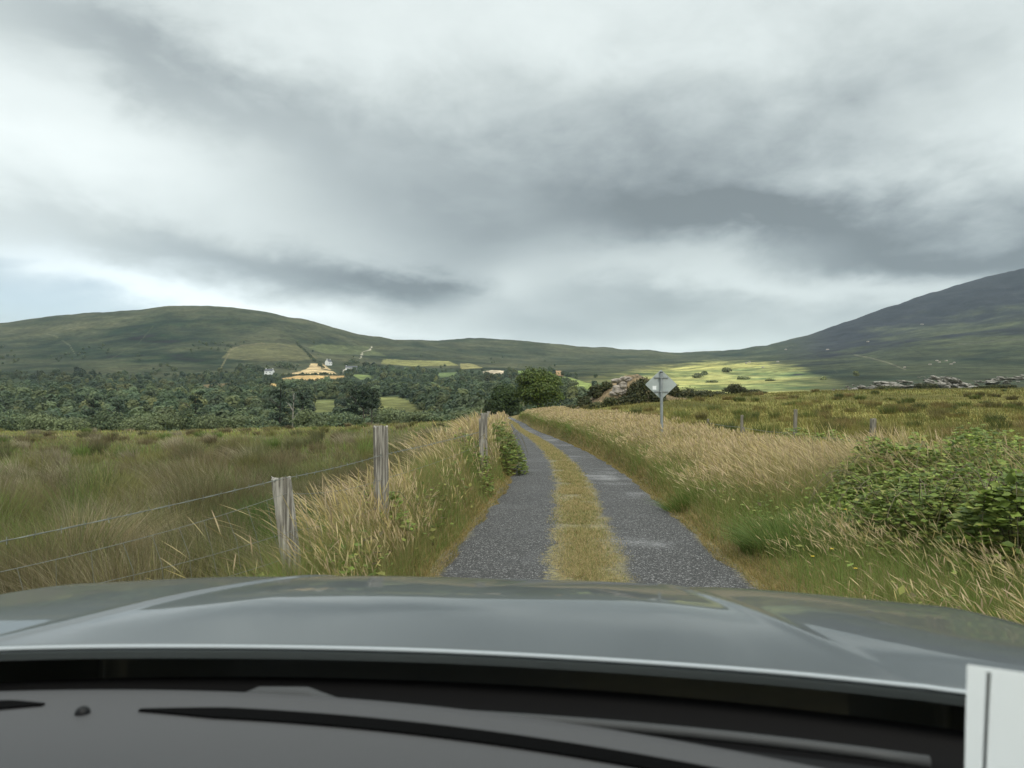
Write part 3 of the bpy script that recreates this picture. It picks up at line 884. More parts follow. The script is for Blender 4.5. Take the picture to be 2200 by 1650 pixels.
def shrub(name, label, cat, loc, w, h, n, leaf, cols, group=None, d=None, limbs=5, squash=.55, trunk=True, bark=None):
    t = empty(name, loc); tag(t, label, cat, group)
    v, q, c = crown(n, lobes_round(w, d or w, h), leaf, cols, squash)
    v[:, 2] = np.maximum(v[:, 2], -.05)
    np_mesh("crown", v, q, M_LEAF, t, color=c)
    if trunk: trunk_mesh("trunk", t, h * .75, max(.03, h * .022), bark or M_BARK, limbs, spread=.5)
    return t


A = lambda *c: np.array(c, float)
# --- trees by the lane
p = spot(1157, 127); p.z -= .1
shrub("willow_tree", "big round light green bush tree on the bend of the lane", "tree", p, 10.2, 7.6, 19000, .28, np.array([(.090, .132, .028), (.115, .158, .033), (.064, .096, .024), (.140, .172, .044)]))
p = spot(1086, 139); p.z -= .4
shrub("alder_tree", "dark green tree where the lane vanishes, left of the round bush", "tree", p, 6.8, 7.4, 9000, .28, np.array([(.050, .078, .024), (.066, .095, .028), (.038, .060, .022)]))
p = spot(1062, 150); p.z -= .6
shrub("hawthorn_tree", "shorter shadowy tree beside the fence post at the lane end", "tree", p, 5.0, 4.7, 5000, .27, np.array([(.040, .058, .020), (.052, .070, .024)]))

# --- willow shrubs and trees along the far rim of the rushy field
RIM = [(20, 878, 150, 110), (92, 884, 140, 100), (150, 888, 138, 120), (238, 880, 140, 92), (300, 893, 136, 90), (352, 884, 142, 100), (405, 872, 146, 52), (455, 888, 140, 80), (520, 885, 143, 90),
       (560, 893, 136, 80), (660, 878, 148, 70), (700, 884, 140, 80), (745, 886, 136, 90), (850, 872, 150, 110), (905, 880, 145, 90), (950, 886, 142, 80), (1000, 878, 158, 90), (1030, 872, 165, 70)]
for i, (px, top, y, w) in enumerate(RIM):
    b = spot(px, y); ht = at(px, top, y).z - b.z
    shrub("willow_shrub", "rounded grey-green willow shrub on the far rim of the rushy field", "shrub", b, w / FPX * y * 1.15, max(ht, 2.2), 2600, .30, WILLOW if i % 3 else WOODC * 1.15, "willow shrubs on the field rim", limbs=4)


def pine(label, px, top, y, n=1500, bare=.45, bark=None, spread=.26, crowncols=PINE, group=None):
    b = spot(px, y); b.z -= .3; h = at(px, top, y).z - b.z
    t = empty("pine_tree", b); tag(t, label, "tree", group)
    lob = []
    for k in range(9):
        f = bare + (1 - bare) * (k + .5) / 9; a = k * 2.4
        rr = h * spread * (1.15 - f * .75)
        lob.append(((math.cos(a) * rr * .6, math.sin(a) * rr * .6, h * f), (rr * .8, rr * .8, h * .055)))
    v, q, c = crown(n, lob, .34, crowncols, .3)
    np_mesh("crown", v, q, M_LEAF, t, color=c)
    trunk_mesh("trunk", t, h * .98, h * .018, bark or M_BARK, 5, .02, .55)
    return t


pine("tall dark pine with flat layered crown, among the clump with bare trunks", 762, 828, 168)
pine("leaning pine with long bare trunk in the middle of the clump", 780, 832, 160, 900, .62)
pine("outer pine of the bare-trunked clump, nearest the green clearing", 798, 835, 165, 800, .60)
pine("broad dark pine beside the silvery dead trunk", 600, 826, 172, 1800, .25)
pine("second broad pine overhanging the silvery dead trunk", 650, 834, 170, 1400, .3)
pine("dark pine standing above the willow shrubs mid field rim", 420, 840, 178, 1600, .25)
pine("wide spreading pine at the edge of the wood under the grey hillside", 200, 852, 180, 1700, .3)
pine("lone dark pine rising from the willow shrubs by the field corner", 255, 858, 172, 1300, .3)
b = spot(628, 165); t = empty("dead_tree", b); tag(t, "silvery dead tree trunk standing bare in front of the broad pines", "tree")
trunk_mesh("trunk", t, at(628, 842, 165).z - b.z, .16, M_PALEBARK, 6, .03, .3)

# --- the valley wood: a far-off mass, one object
def build_wood():
    proto = []
    for k in range(7):
        w, h = 1.0, rng.uniform(.85, 1.25)
        v, q, c = crown(300, lobes_round(w, w, h, 8), .125, np.ones((1, 3)), .6, rnd=.30, var=.12)
        proto.append((v, q, c))
    n = 26000
    px = rng.uniform(-260, 1330, n); Y = np.exp(rng.uniform(math.log(185), math.log(1150), n))
    x = (px - 1100) / FPX * Y; z = ground_z(x, Y); pxx, py = project(x, Y, z)
    keep = rng.random(n) < wood_mask(pxx, py)
    for poly, _ in FIELDS:
        P = np.asarray(poly, float)
        e = 26 if P[:, 1].mean() > 845 else 7.5
        cy = P[:, 1].mean(); Pd = P.copy(); Pd[:, 1] = np.where(Pd[:, 1] > cy, Pd[:, 1] + e * 1.6, Pd[:, 1] - .5)
        keep &= ~inside(Pd, pxx, py)
    keep &= ~((np.abs(pxx - 1157) < 40) & (Y < 260))
    # thin it where it stands nearest
    keep &= rng.random(n) < np.clip((Y / 420) ** 1.1, .25, 1)
    idx = np.nonzero(keep)[0][:5200]
    # scattered bushes of the hillside above the wood
    m = 900
    bx = rng.uniform(-200, 1300, m); by = rng.uniform(735, 812, m)
    huew = fbm(x, Y, 90, 3, 45)
    par = []
    for i in idx:
        v, q, c = proto[rng.integers(7)]
        s = (3.4 + 6.2 * rng.random() ** 1.6) * (1.0 if Y[i] > 260 else .85)
        a = rng.uniform(0, 6.28); ca, sa = math.cos(a), math.sin(a)
        sh = rng.uniform(.8, 1.15)
        vv = np.stack([(v[:, 0] * ca - v[:, 1] * sa) * s + x[i], (v[:, 0] * sa + v[:, 1] * ca) * s + Y[i], v[:, 2] * s * sh * .92 + z[i] - .5], -1)
        par.append((vv, q, c * (WOODC[rng.integers(4)] * rng.uniform(.75, 1.2) * (1 + .7 * huew[i]) * (A(1.18, 1.06, .9) if rng.random() < .3 else A(.92, .97, 1.0)))))
    for px_, py_ in zip(bx, by):
        hgt = np.interp(px_, SKYLINE[:, 0], SKYLINE[:, 1])
        if py_ < hgt + 28 or rng.random() > sstep(0, 60, py_ - hgt - 25) or fbm(np.array(px_), np.array(py_ * 3.), 70, 2, 44) < .1: continue
        if any(inside(poly, np.array(px_), np.array(py_)) for poly, _ in FIELDS): continue
        g = hit(px_, py_, 500)
        v, q, c = proto[rng.integers(7)]; s = rng.uniform(2.5, 5)
        par.append((v[::2 * 5 // 5] * s + [g.x, g.y, g.z - .3] if False else v * s + [g.x, g.y, g.z - .3], q, c * (WOODC[rng.integers(4)] * 1.0)))
    v, q, c = merge(par)
    o = np_mesh("woodland", v, q, M_LEAF, color=np.clip(c, .005, 1))
    tag(o, "dark mixed woodland filling the valley below the hill", "woodland", kind='stuff')
    print("wood trees", len(par), "faces", len(q))


build_wood()


def hedge(label, pts, h, ymin=300, leaf=.9, gap=0.0):
    P = [hit(a, b, ymin) for a, b in pts]
    lob = []
    o = P[0].copy()
    for a, b in zip(P[:-1], P[1:]):
        n = max(2, int((b - a).length / (h * 1.1)))
        for k in range(n):
            if random.random() < gap: continue
            c = a.lerp(b, (k + random.random() * .6) / n) - o + Vector((random.uniform(-2, 2), 0, 0)) * (gap > 0); s = random.uniform(.5, 1.2)
            lob.append(((c.x, c.y, c.z + h * .4 * s), (h * .6 * s, h * .6 * s, h * .6 * s)))
    v, q, c = crown(60 * len(lob), lob, leaf, WOODC * .8, .5)
    m = np_mesh("hedge", v - 0, q, M_LEAF, color=c); m.location = o
    tag(m, label, "hedge")


hedge("dark hedgerow between the two upper golden fields", [(604, 808), (660, 805), (728, 805)], 2.6)
hedge("dark hedgerow along the bottom of the lower golden field", [(602, 821), (660, 820), (715, 819), (750, 815)], 3.2)
hedge("line of dark bushes climbing the hillside above the golden fields", [(692, 791), (682, 780), (668, 771), (661, 760), (650, 753), (638, 742)], 3.2, gap=.45)
hedge("hedge beneath the small pale field near the lane trees", [(1036, 806), (1060, 806), (1086, 805)], 3.2)
hedge("dark shelter belt around the lower white farmhouse", [(522, 800), (548, 797), (572, 794), (600, 790), (628, 795)], 9, leaf=1.4)
hedge("shelter belt of trees above the long white farmhouse", [(742, 785), (757, 781), (775, 782)], 7, leaf=1.3)

# --- white farmhouses across the valley
M_WHITE = mottled("whitewash", (.80, .80, .77), (.70, .70, .67), 1.5, .8)
M_SLATE = mottled("slate", (.10, .105, .115), (.07, .072, .08), 2.0, .6)
M_PANE = principled("window_glass", (.03, .035, .04), .1)


def house(label, px, py, L, W, H, rz, ridge=2.4):
    b = hit(px, py, 600)
    t = empty("farmhouse", b, rz); tag(t, label, "house", None)
    bm = bmesh.new()
    pr = [(-W / 2, -1.5), (W / 2, -1.5), (W / 2, H), (0, H + ridge), (-W / 2, H)]
    e = [[bm.verts.new((sx * L / 2, y, z)) for y, z in pr] for sx in (-1, 1)]
    bm.faces.new(e[0][::-1]); bm.faces.new(e[1])
    for k in range(5): bm.faces.new((e[0][k], e[0][(k + 1) % 5], e[1][(k + 1) % 5], e[1][k]))
    obj("wall", bm, M_WHITE, t)
    bm = bmesh.new()
    for sy in (-1, 1):
        d = Vector((0, sy * W / 2, -ridge)); l = d.length; ang = math.atan2(-ridge, sy * W / 2)
        box(bm, (0, sy * W / 4 * 1.03, H + ridge / 2 + .12), (L + .4, l + .45, .16), Matrix.Rotation(math.atan2(-ridge * sy, W / 2), 4, 'X'))
    rf = obj("roof", bm, M_SLATE, t)
    for sx in (-1, 1):
        bm = bmesh.new(); box(bm, (sx * (L / 2 - .5), 0, H + ridge + .35), (.8, .7, 1.1)); obj("chimney", bm, M_WHITE, rf)
    n = max(2, int(L / 3.5))
    for k in range(n):
        bm = bmesh.new(); box(bm, (-L / 2 + L * (k + .5) / n, -W / 2 - .02, H * .52), (.95, .1, 1.2)); obj("window", bm, M_PANE, t)


house("white gabled farmhouse highest on the slope above the golden field", 705, 785, 7, 6.5, 4.4, R(62), 3.2)
house("long low white farmhouse with end gables across the valley", 757, 795, 17, 6, 2.8, R(6), 2.0)
house("small white outbuilding at the end of the long low farmhouse", 780, 795, 6, 4.5, 2.0, R(6), .8)
house("white farmhouse half hidden in its dark shelter belt", 578, 804, 9, 6, 3.4, R(-8), 2.2)

# ------------------------------------------------------------------ rocks, gorse mound, right-hand outcrops
M_ROCK = mottled("limestone", (.40, .35, .30), (.19, .165, .14), 1.3, .9, .06, 8, (1, 1, 2.2), .38, .62)
M_ROCKD = mottled("lichened_limestone", (.34, .315, .28), (.10, .098, .075), .9, .9, .08, 8, (1, 1, 3), .40, .60)


def rock_bm(bm, c, s, seed, tilt=0.0):
    r = bmesh.ops.create_icosphere(bm, subdivisions=3, radius=1.0)
    rot = Matrix.Rotation(tilt, 4, 'Y') @ Matrix.Rotation(seed * 1.7, 4, 'Z')
    for v in r['verts']:
        q = v.co.copy()
        n = float(fbm(np.array(q.x * 1.3 + seed * 3.1 + q.z), np.array(q.y * 1.3 - q.z * 1.7 + seed), 1.0, 3, 50 + seed % 7))
        q = Vector(np.sign(q) * np.abs(np.array(q)) ** .7) * (1 + .35 * n)
        q.z = round(q.z * 3) / 3 * .6 + q.z * .4
        v.co = Vector(c) + rot @ Vector((q.x * s[0], q.y * s[1], q.z * s[2]))


def boulder(label, px, py, y, size, mat=M_ROCK, group=None, seed=1, tilt=0.0, base=None):
    g = at(px, py, y) if base is None else base
    bm = bmesh.new(); rock_bm(bm, (0, 0, 0), size, seed, tilt)
    o = obj("boulder", bm, mat); o.location = g
    return tag(o, label, "boulder", group)


# mound of rough ground under the gorse
def build_mound():
    n, m = 90, 60
    a = spot(1352, 86)
    u, v = np.meshgrid(np.linspace(-1, 1, n), np.linspace(-1, 1, m), indexing='ij')
    X0, Y0 = a.x, a.y
    x = X0 + u * 10.5; y = Y0 + v * 7
    px = 1100 + FPX * x / 86
    topy = np.interp(px, [1170, 1230, 1262, 1300, 1345, 1372, 1400, 1440, 1540], [872, 868, 850, 826, 806, 806, 818, 838, 862])
    zt = CAMZ - (topy - 890) / FPX * 86
    gz = ground_z(x, y)
    w = (1 - sstep(.15, 1.0, np.hypot(u * .9, v)))
    z = gz - .3 + np.maximum(zt - gz, 0.2) * w * (1 + .18 * fbm(x, y, 2.2, 4, 71)) * 1.05
    nz = fbm(x, y, 2.5, 4, 72)[..., None]
    c = np.clip(np.array([.16, .115, .06]) + nz * [.10, .07, .035], .02, 1)
    i = np.arange(n - 1)[:, None]; j = np.arange(m - 1)[None, :]; q = i * m + j
    M = principled("bracken_earth", (.2, .14, .08), .95); nt = M.node_tree
    at_ = nt.nodes.new('ShaderNodeAttribute'); at_.attribute_name = 'tint'
    ge = nt.nodes.new('ShaderNodeNewGeometry'); n0 = noise_node(nt, ge.outputs['Position'], 2.2, 8, .7)
    vm = nt.nodes.new('ShaderNodeVectorMath'); vm.operation = 'SCALE'
    nt.links.new(at_.outputs['Color'], vm.inputs[0]); nt.links.new(n0.rng(.3, .7, .4, 1.6).s, vm.inputs['Scale']); nt.links.new(vm.outputs[0], nt.nodes['Principled BSDF'].inputs['Base Color'])
    o = np_mesh("mound", np.stack([x, y, z], -1).reshape(-1, 3), np.stack([q, q + m, q + m + 1, q + 1], -1).reshape(-1, 4), M, color=c.reshape(-1, 3), smooth=True)
    tag(o, kind='structure')
    return lambda X_, Y_: float(z[int(np.clip(round((X_ - X0) / 10.5 * (n - 1) / 2 + (n - 1) / 2), 0, n - 1)), int(np.clip(round((Y_ - Y0) / 7 * (m - 1) / 2 + (m - 1) / 2), 0, m - 1))])


mound_z = build_mound()


def on_mound(px, y):
    x = (px - 1100) / FPX * y
    return Vector((x, y, max(mound_z(x, y), float(ground_z(x, y)))))


for i, (px, top, base, y, wpx, lab) in enumerate([
    (1374, 806, 880, 80, 76, "dense dark gorse bush on the mound just behind the road sign's edge"), (1345, 846, 880, 78, 44, "gorse bush below the pale rock face of the mound"), (1412, 832, 880, 78, 50, "dark gorse bush seen past the sign's near corner"),
    (1306, 818, 846, 84, 30, "low gorse bush near the crest of the mound"), (1280, 824, 856, 84, 40, "dark gorse bush halfway up the mound's lane side"), (1256, 846, 872, 82, 36, "small gorse bush at the foot of the mound, lane side"),
    (1440, 818, 868, 84, 52, "gorse bush just past the sign post"), (1478, 828, 864, 86, 60, "long gorse bush sloping away from the mound"), (1512, 838, 862, 90, 50, "low gorse clump at the end of the mound"),
    (1312, 852, 880, 77, 44, "tawny low bush under the mound's rock face"), (1284, 862, 882, 77, 50, "brownish bush at the front foot of the mound"), (1222, 868, 886, 92, 44, "low straggling bush beside the round tree"),
    (1580, 822, 852, 112, 62, "lone dark gorse bush standing on the field skyline"), (1622, 836, 852, 116, 60, "flat gorse bush beside the lone one on the skyline"), (1545, 840, 854, 108, 60, "thin low gorse spreading along the field skyline"),
    (1990, 819, 842, 128, 58, "dark bush in front of the pale rock ridge"), (1908, 826, 842, 128, 66, "flat dark bush below the long rock ledges"), (2150, 824, 840, 130, 76, "flat dark bush at the far end of the rock ledges"), (2105, 828, 840, 134, 34, "small dark bush between rock ridge and far ledges")]):
    b = at(px, base, y); w, h = wpx * y / FPX, (base - top) * y / FPX
    gz = max(mound_z(b.x, b.y) if y < 95 else -9, float(ground_z(b.x, b.y)))
    if b.z > gz: h += b.z - gz; b.z = gz - .1
    shrub("gorse_bush", lab, "bush", b, w, h, 2600 if w > 2.5 else 1600, .17, GORSE * (1.9 if 'tawny' in lab or 'brown' in lab else 1.35), "gorse bushes of the field and mound", limbs=4)

for i, (px, py, s, lab) in enumerate([
    (1336, 826, (.55, .6, .5), "pale rock jutting out near the top of the mound"), (1327, 838, (.6, .6, .55), "largest pale rock of the mound's broken face"), (1340, 842, (.4, .5, .35), "small rock beside the dark gorse of the mound"),
    (1320, 846, (.45, .5, .3), "lowest pale rock of the mound's face"), (1345, 815, (.7, .5, .28), "flat pinkish rock on the crest of the mound"), (1325, 818, (.6, .5, .25), "weathered rock ledge just under the mound's crest")]):
    y = 82.0; b = on_mound(px, y)
    g = at(px, py, 80.5)
    boulder(lab, px, py, 80.5, s, M_ROCK, "rocks on the gorse mound", i + 2)

OUT = [(1868, 826, 150, 5.0, .55, 14, .25, "low stepped limestone ledges nearest the sunlit pasture"), (1930, 820, 155, 5.5, .8, 18, .15, "long layered limestone outcrop above the field edge"), (1820, 832, 150, 3.2, .35, 8, .1, "scattered flat rocks at the end of the ledges"),
       (2028, 816, 152, 3.6, 1.15, 16, .55, "peaked pale rock ridge with slanting slabs"), (2075, 824, 150, 3.0, .7, 10, .5, "lower slabs trailing off the peaked rock ridge"), (2135, 815, 175, 6.0, .6, 14, .1, "thin rock ledges beyond the peaked ridge"),
       (2195, 806, 190, 7.0, .6, 12, .1, "higher thin rock ledges on the mountain's foot"), (2010, 806, 200, 5.0, .45, 9, .1, "small grey ledges behind the peaked ridge")]
for i, (px, py, y, w, h, n, tilt, lab) in enumerate(OUT):
    bm = bmesh.new(); c = at(px, py + 4, y); random.seed(i + 5)
    rock_bm(bm, (0, .6, -h * .75), (w * 1.05, 1.4, h * .55), i + 3, 0)
    for k in range(n * 2):
        f = random.uniform(-.92, .92); a = random.random()
        s = random.uniform(.25, .85) * h
        rock_bm(bm, (f * w, random.uniform(-.8, .9), (1 - f * f) * h * random.uniform(-.8, .8) - h * .15), (s * random.uniform(.8, 2.0), s, s * random.uniform(.3, .5)), k + i * 7, tilt * random.uniform(.5, 1.3))
    o = obj("rock_outcrop", bm, M_ROCKD); o.location = c
    tag(o, lab, "rocks", "limestone outcrops right of the field")
for i, (px, py) in enumerate([(1672, 778), (1604, 781), (1612, 779), (1640, 790), (1867, 735), (1985, 698), (2020, 779), (2035, 776), (2052, 780), (2000, 784), (1945, 790), (1780, 752), (1690, 752), (2045, 783), (2015, 776)]):
    g = hit(px, py, 500); s = g.y * .0016
    boulder("pale boulder lying on the dark mountainside", px, py, g.y, (s * 1.3, s, s * .9), M_ROCK, "boulders scattered on the mountainside", i + 11, base=g)

# bushes and grey trees in the sunlit pasture
for i, (px, py, w, h) in enumerate([(1500, 812, 26, 14), (1514, 806, 18, 14), (1562, 800, 24, 16), (1598, 815, 32, 8), (1770, 816, 20, 8), (1840, 808, 14, 12), (1430, 818, 22, 8), (1530, 822, 30, 7), (1655, 818, 24, 6)]):
    g = hit(px, py, 300); k = g.y / FPX
    shrub("hawthorn_bush", "grey-green hawthorn bush dotted over the bright pasture under the mountain", "bush", g - Vector((0, 0, .3)), w * k * random.uniform(.6, 1.2), h * k * random.uniform(.6, 1.1), 500, k * 2.6, np.array([(.20, .22, .09), (.25, .265, .11), (.15, .175, .075)]) * random.uniform(.75, 1.3), "hawthorns on the bright pasture", limbs=3)

# ------------------------------------------------------------------ road sign seen from behind
M_GALV = mottled("galvanised_steel", (.36, .38, .38), (.29, .31, .315), 9, .45, 0, 5, (1, 1, 1), .4, .6, metal=.6)
M_SIGN = mottled("sign_back", (.40, .44, .43), (.35, .385, .375), 5, .5, 0, 4, metal=.2)
M_LABEL = principled("white_label", (.8, .82, .82), .5)


def build_sign():
    y = 20.0; g = spot(1421, y)
    c = at(1421, 826, y)
    t = empty("road_sign", (c.x, y, g.z)); tag(t, "diamond road sign seen from its bare grey back, on a galvanised post in the grass", "road sign")
    k = y / FPX; hw, hh = 33.5 * k, 31.5 * k
    zc = c.z - g.z
    bm = bmesh.new(); pts = []
    for cx, cz in ((0, hh), (hw, 0), (0, -hh), (-hw, 0)):
        d = Vector((cx, cz)); nrm = Vector((-d.y, d.x)).normalized(); pull = d * .93
        for s in (1, -1):
            pts.append((pull.x - nrm.x * s * -.02 * -1, pull.y - nrm.y * s * .02))
    ring = []
    for cx, cz in ((0, hh), (hw, 0), (0, -hh), (-hw, 0)):
        d = Vector((cx, cz)); tn = Vector((d.y, -d.x)).normalized()
        for s in (-1, -.4, .4, 1):
            q = d * (1 - .055 * abs(s) ** 2) + tn * s * .035
            ring.append((q.x, q.y))
    f = [bm.verts.new((x_, .035, zc + z_)) for x_, z_ in ring]; bk = [bm.verts.new((x_, .050, zc + z_)) for x_, z_ in ring]
    bm.faces.new(f); bm.faces.new(bk[::-1])
    for i in range(len(f)): bm.faces.new((f[i], bk[i], bk[(i + 1) % len(f)], f[(i + 1) % len(f)]))
    pl = obj("sign_plate", bm, M_SIGN, t)
    for dz in (.195, -.195):
        bm = bmesh.new(); w = hw * (1 - abs(dz) / hh) * 1.75
        box(bm, (0, .024, zc + dz), (w, .022, .045)); obj("bracket_rail", bm, M_GALV, pl, bevel=.004)
        bm = bmesh.new(); box(bm, (0, -.042, zc + dz), (.11, .012, .04)); box(bm, (-.05, -.01, zc + dz), (.012, .06, .04)); box(bm, (.05, -.01, zc + dz), (.012, .06, .04)); obj("post_clamp", bm, M_GALV, t)
    bm = bmesh.new(); box(bm, (-14.5 * k, .0335, zc - 7 * k), (8.2 * k, .002, 8.2 * k)); obj("paper_label", bm, M_LABEL, pl)
    bm = bmesh.new(); tube(bm, [(0, 0, -.4), (0, 0, 1.2), (0, 0, zc + hh * .80)], .040, 16); obj("post", bm, M_GALV, t, smooth=False)
    bm = bmesh.new(); tube(bm, [(0, 0, zc + hh * .80 + .001), (0, 0, zc + hh * .80 + .03)], .043, 16); obj("post_cap", bm, M_RUBBER, t)


build_sign()

# ------------------------------------------------------------------ fences
M_POST = mottled("weathered_timber", (.40, .375, .325), (.13, .118, .10), 42, .95, .012, 9, (1.5, 1.5, .06), .38, .60)
M_POSTD = mottled("lichened_timber", (.30, .275, .225), (.10, .088, .07), 42, .95, .012, 9, (1.5, 1.5, .08), .36, .64)
M_WIRE = principled("galvanised_wire", (.21, .225, .20), .5, .6)


def fence_post(parent, base, top, w, mat, d=None, yaw=.3):
    """A split timber post from base to top (world coordinates), slightly irregular, cracked along its face."""
    o = Vector(parent.location); n = 10; bm = bmesh.new(); rings = []
    d = d or w
    for i in range(n + 1):
        t = i / n; c = Vector(base).lerp(Vector(top), t) - o
        ring = []
        for k in range(14):
            a = k / 14 * math.tau; ca, sa = math.cos(a), math.sin(a)
            sq = (abs(ca) ** 5 + abs(sa) ** 5) ** (-1 / 5)
            rr = 1 + .05 * math.sin(k * 3.1 + t * 2.2) + .02 * random.uniform(-1, 1)
            if k == 10: rr *= .80
            x_, y_ = ca * sq * w * .5 * rr, sa * sq * d * .5 * rr
            ring.append(bm.verts.new((c.x + x_ * math.cos(yaw) - y_ * math.sin(yaw), c.y + x_ * math.sin(yaw) + y_ * math.cos(yaw), c.z + (.012 * math.sin(k * 1.3) if i == n else 0))))
        rings.append(ring)
    for i in range(n):
        for k in range(14): bm.faces.new((rings[i][k], rings[i][(k + 1) % 14], rings[i + 1][(k + 1) % 14], rings[i + 1][k]))
    bm.faces.new(rings[-1])
    return obj("post", bm, mat, parent)


def strand(parent, pts, r, name, sag=.02, barbs=True):
    """A wire through the points; two twisted strands with four-pointed barbs if barbed."""
    o = Vector(parent.location); bm = bmesh.new(); line = []
    for a, b in zip(pts[:-1], pts[1:]):
        n = max(4, int((b - a).length / .06))
        for k in range(n):
            t = k / n; p = a.lerp(b, t); p.z -= sag * 4 * t * (1 - t); line.append(p - o)
    line.append(pts[-1] - o)
    if barbs:
        for ph in (0, math.pi):
            tube(bm, [p + Vector((0, math.cos(i * 1.1 + ph), math.sin(i * 1.1 + ph))) * r * .9 for i, p in enumerate(line)], r * .75, 4, False)
        for i in range(1, len(line) - 1, 2):
            p = line[i]
            for s in (-1, 1):
                tube(bm, [p + Vector((random.uniform(-.012, .012), random.uniform(-.01, .01), -.014 * s)), p, p + Vector((random.uniform(-.014, .014), random.uniform(-.012, .012), .016 * s))], r * .6, 3, False)
    else:
        tube(bm, line, r, 5, False)
    return obj(name, bm, M_WIRE, parent)


def build_left_fence():
    o = spot(700, 5.2); t = empty("wire_fence", o)
    tag(t, "old barbed wire and sheep netting fence on timber posts along the rushy field", "fence")
    P = {}
    for k, (pxb, pyb, pxt, pyt, y, w) in {'z': (-160, 1500, -200, 1180, 2.75, .11), 'a': (652, 1235, 604, 1027, 4.7, .118), 'b': (822, 1120, 818, 916, 6.2, .118), 'c': (1041, 990, 1040, 888, 13.4, .115), 'c2': (1034, 990, 1034, 900, 12.6, .075), 'd': (1051, 925, 1050, 884, 24, .11)}.items():
        b, tp = at(pxb, pyb, y), at(pxt, pyt, y); P[k] = (b, tp)
        fence_post(t, b - Vector((0, 0, .5)), tp, w, M_POST, w * .8, {'a': .35, 'b': .1}.get(k, .2))
    f = lambda k, py: at(np.interp(py, sorted([at_py(P[k][0]), at_py(P[k][1])]), [xx for _, xx in sorted([(at_py(P[k][0]), at_px(P[k][0])), (at_py(P[k][1]), at_px(P[k][1]))])]), py, P[k][0].y - .065)
    Z = lambda py: at(-160, py, 2.72)
    strand(t, [Z(1196), f('a', 1029), f('b', 978), f('c', 925), f('d', 893)], .0022, "barbed_wire", .012)
    strand(t, [Z(1262), f('a', 1061), f('b', 1030), f('c', 950)], .0016, "netting_wire", .035, False)
    strand(t, [Z(1330), f('a', 1140), f('b', 1085)], .0014, "netting_wire", .03, False)
    strand(t, [Z(1400), f('a', 1190), f('b', 1110)], .0014, "netting_wire", .03, False)
    # upright wires of the netting
    a0, a1 = Z(1262), f('a', 1061); c0, c1 = Z(1400), f('a', 1190)
    for (p0, p1, q0, q1) in ((a0, a1, c0, c1), (f('a', 1061), f('b', 1030), f('a', 1190), f('b', 1110))):
        n = max(3, int((p1 - p0).length / .17))
        for k in range(1, n):
            u = k / n; s = p0.lerp(p1, u) - o; s.z -= .035 * 4 * u * (1 - u); e = q0.lerp(q1, u + .01) - o
            mid = s.lerp(e, .5) + Vector((random.uniform(-.02, .02), 0, 0))
            bm = bmesh.new(); tube(bm, [s, mid, e], .0012, 4, False); obj("netting_upright", bm, M_WIRE, t)


def at_py(v): return float(project(v.x, v.y, v.z)[1])
def at_px(v): return float(project(v.x, v.y, v.z)[0])


build_left_fence()


def build_right_fence():
    o = spot(1707, 17); t = empty("wire_fence", o)
    tag(t, "thin wire fence on leaning posts half buried in the dry grass and brambles", "fence")
    tops = []
    for pxb, pyb, pxt, pyt, y, w in ((1868, 990, 1876, 900, 13, .095), (1862, 985, 1861, 940, 12.8, .075), (1705, 955, 1709, 880, 17, .075), (1592, 945, 1594, 892, 22, .075), (1598, 945, 1597, 918, 21.5, .06), (1520, 930, 1521, 900, 33, .09)):
        b, tp = at(pxb, pyb, y), at(pxt, pyt, y); tops.append((b, tp))
        fence_post(t, b - Vector((0, 0, .6)), tp, w, M_POSTD, w * .9, .4)
    strand(t, [at(2230, 985, 10.2), at(1868, 947, 12.94), at(1706, 931, 16.95), at(1593, 918, 21.95), at(1521, 908, 33)], .0028, "barbed_wire", .03)
    strand(t, [at(2230, 1030, 10.2), at(1867, 975, 12.94), at(1706, 948, 16.95), at(1593, 930, 21.95)], .0022, "plain_wire", .03, False)


build_right_fence()


# ------------------------------------------------------------------ grass, rushes and verge plants
A = lambda *c: np.array(c, float)
STRAW, STRAW2, PINKY = A(.52, .415, .225), A(.40, .31, .13), A(.52, .385, .25)
GRN, GRN2, OLIVE, RUSH, RUSHB, PALE = A(.155, .220, .052), A(.10, .16, .05), A(.185, .175, .062), A(.145, .145, .064), A(.165, .135, .070), A(.38, .33, .21)


def pick(n, cols, p, var=.25):
    k = rng.choice(len(cols), n, p=np.array(p) / sum(p))
    return np.array(cols)[k] * rng.uniform(1 - var, 1 + var, (n, 1))


def pickf(cols, W, var=.25):
    """Choose a colour per blade with per-blade weights W (n x k)."""
    W = W / W.sum(1, keepdims=True); c = np.cumsum(W, 1); k = (rng.random((len(W), 1)) > c).sum(1).clip(0, len(cols) - 1)
    return np.array(cols)[k] * rng.uniform(1 - var, 1 + var, (len(W), 1)), k


def fan(n, px0, px1, y0, y1, power=1.0):
    """Points spread over the wedge of ground seen between two columns, denser near the viewer."""
    t = rng.random(n) ** power
    Y = y0 * (y1 / y0) ** t if power == 1.0 else y0 + (y1 - y0) * t
    px = rng.uniform(px0, px1, n)
    x = (px - 1100) / FPX * Y
    return x, Y


def put(x, y, off=0.0): return np.stack([x, y, ground_z(x, y) + off], -1)


def wblade(y, near, k=.00062): return np.maximum(near, k * y)


def stuff(name, parts, label, cat):
    v, q, c = merge(parts)
    o = np_mesh(name, v, q, M_GRASS, color=np.clip(c, .004, 1)); tag(o, label, cat, kind='stuff')
    print(name, len(q))


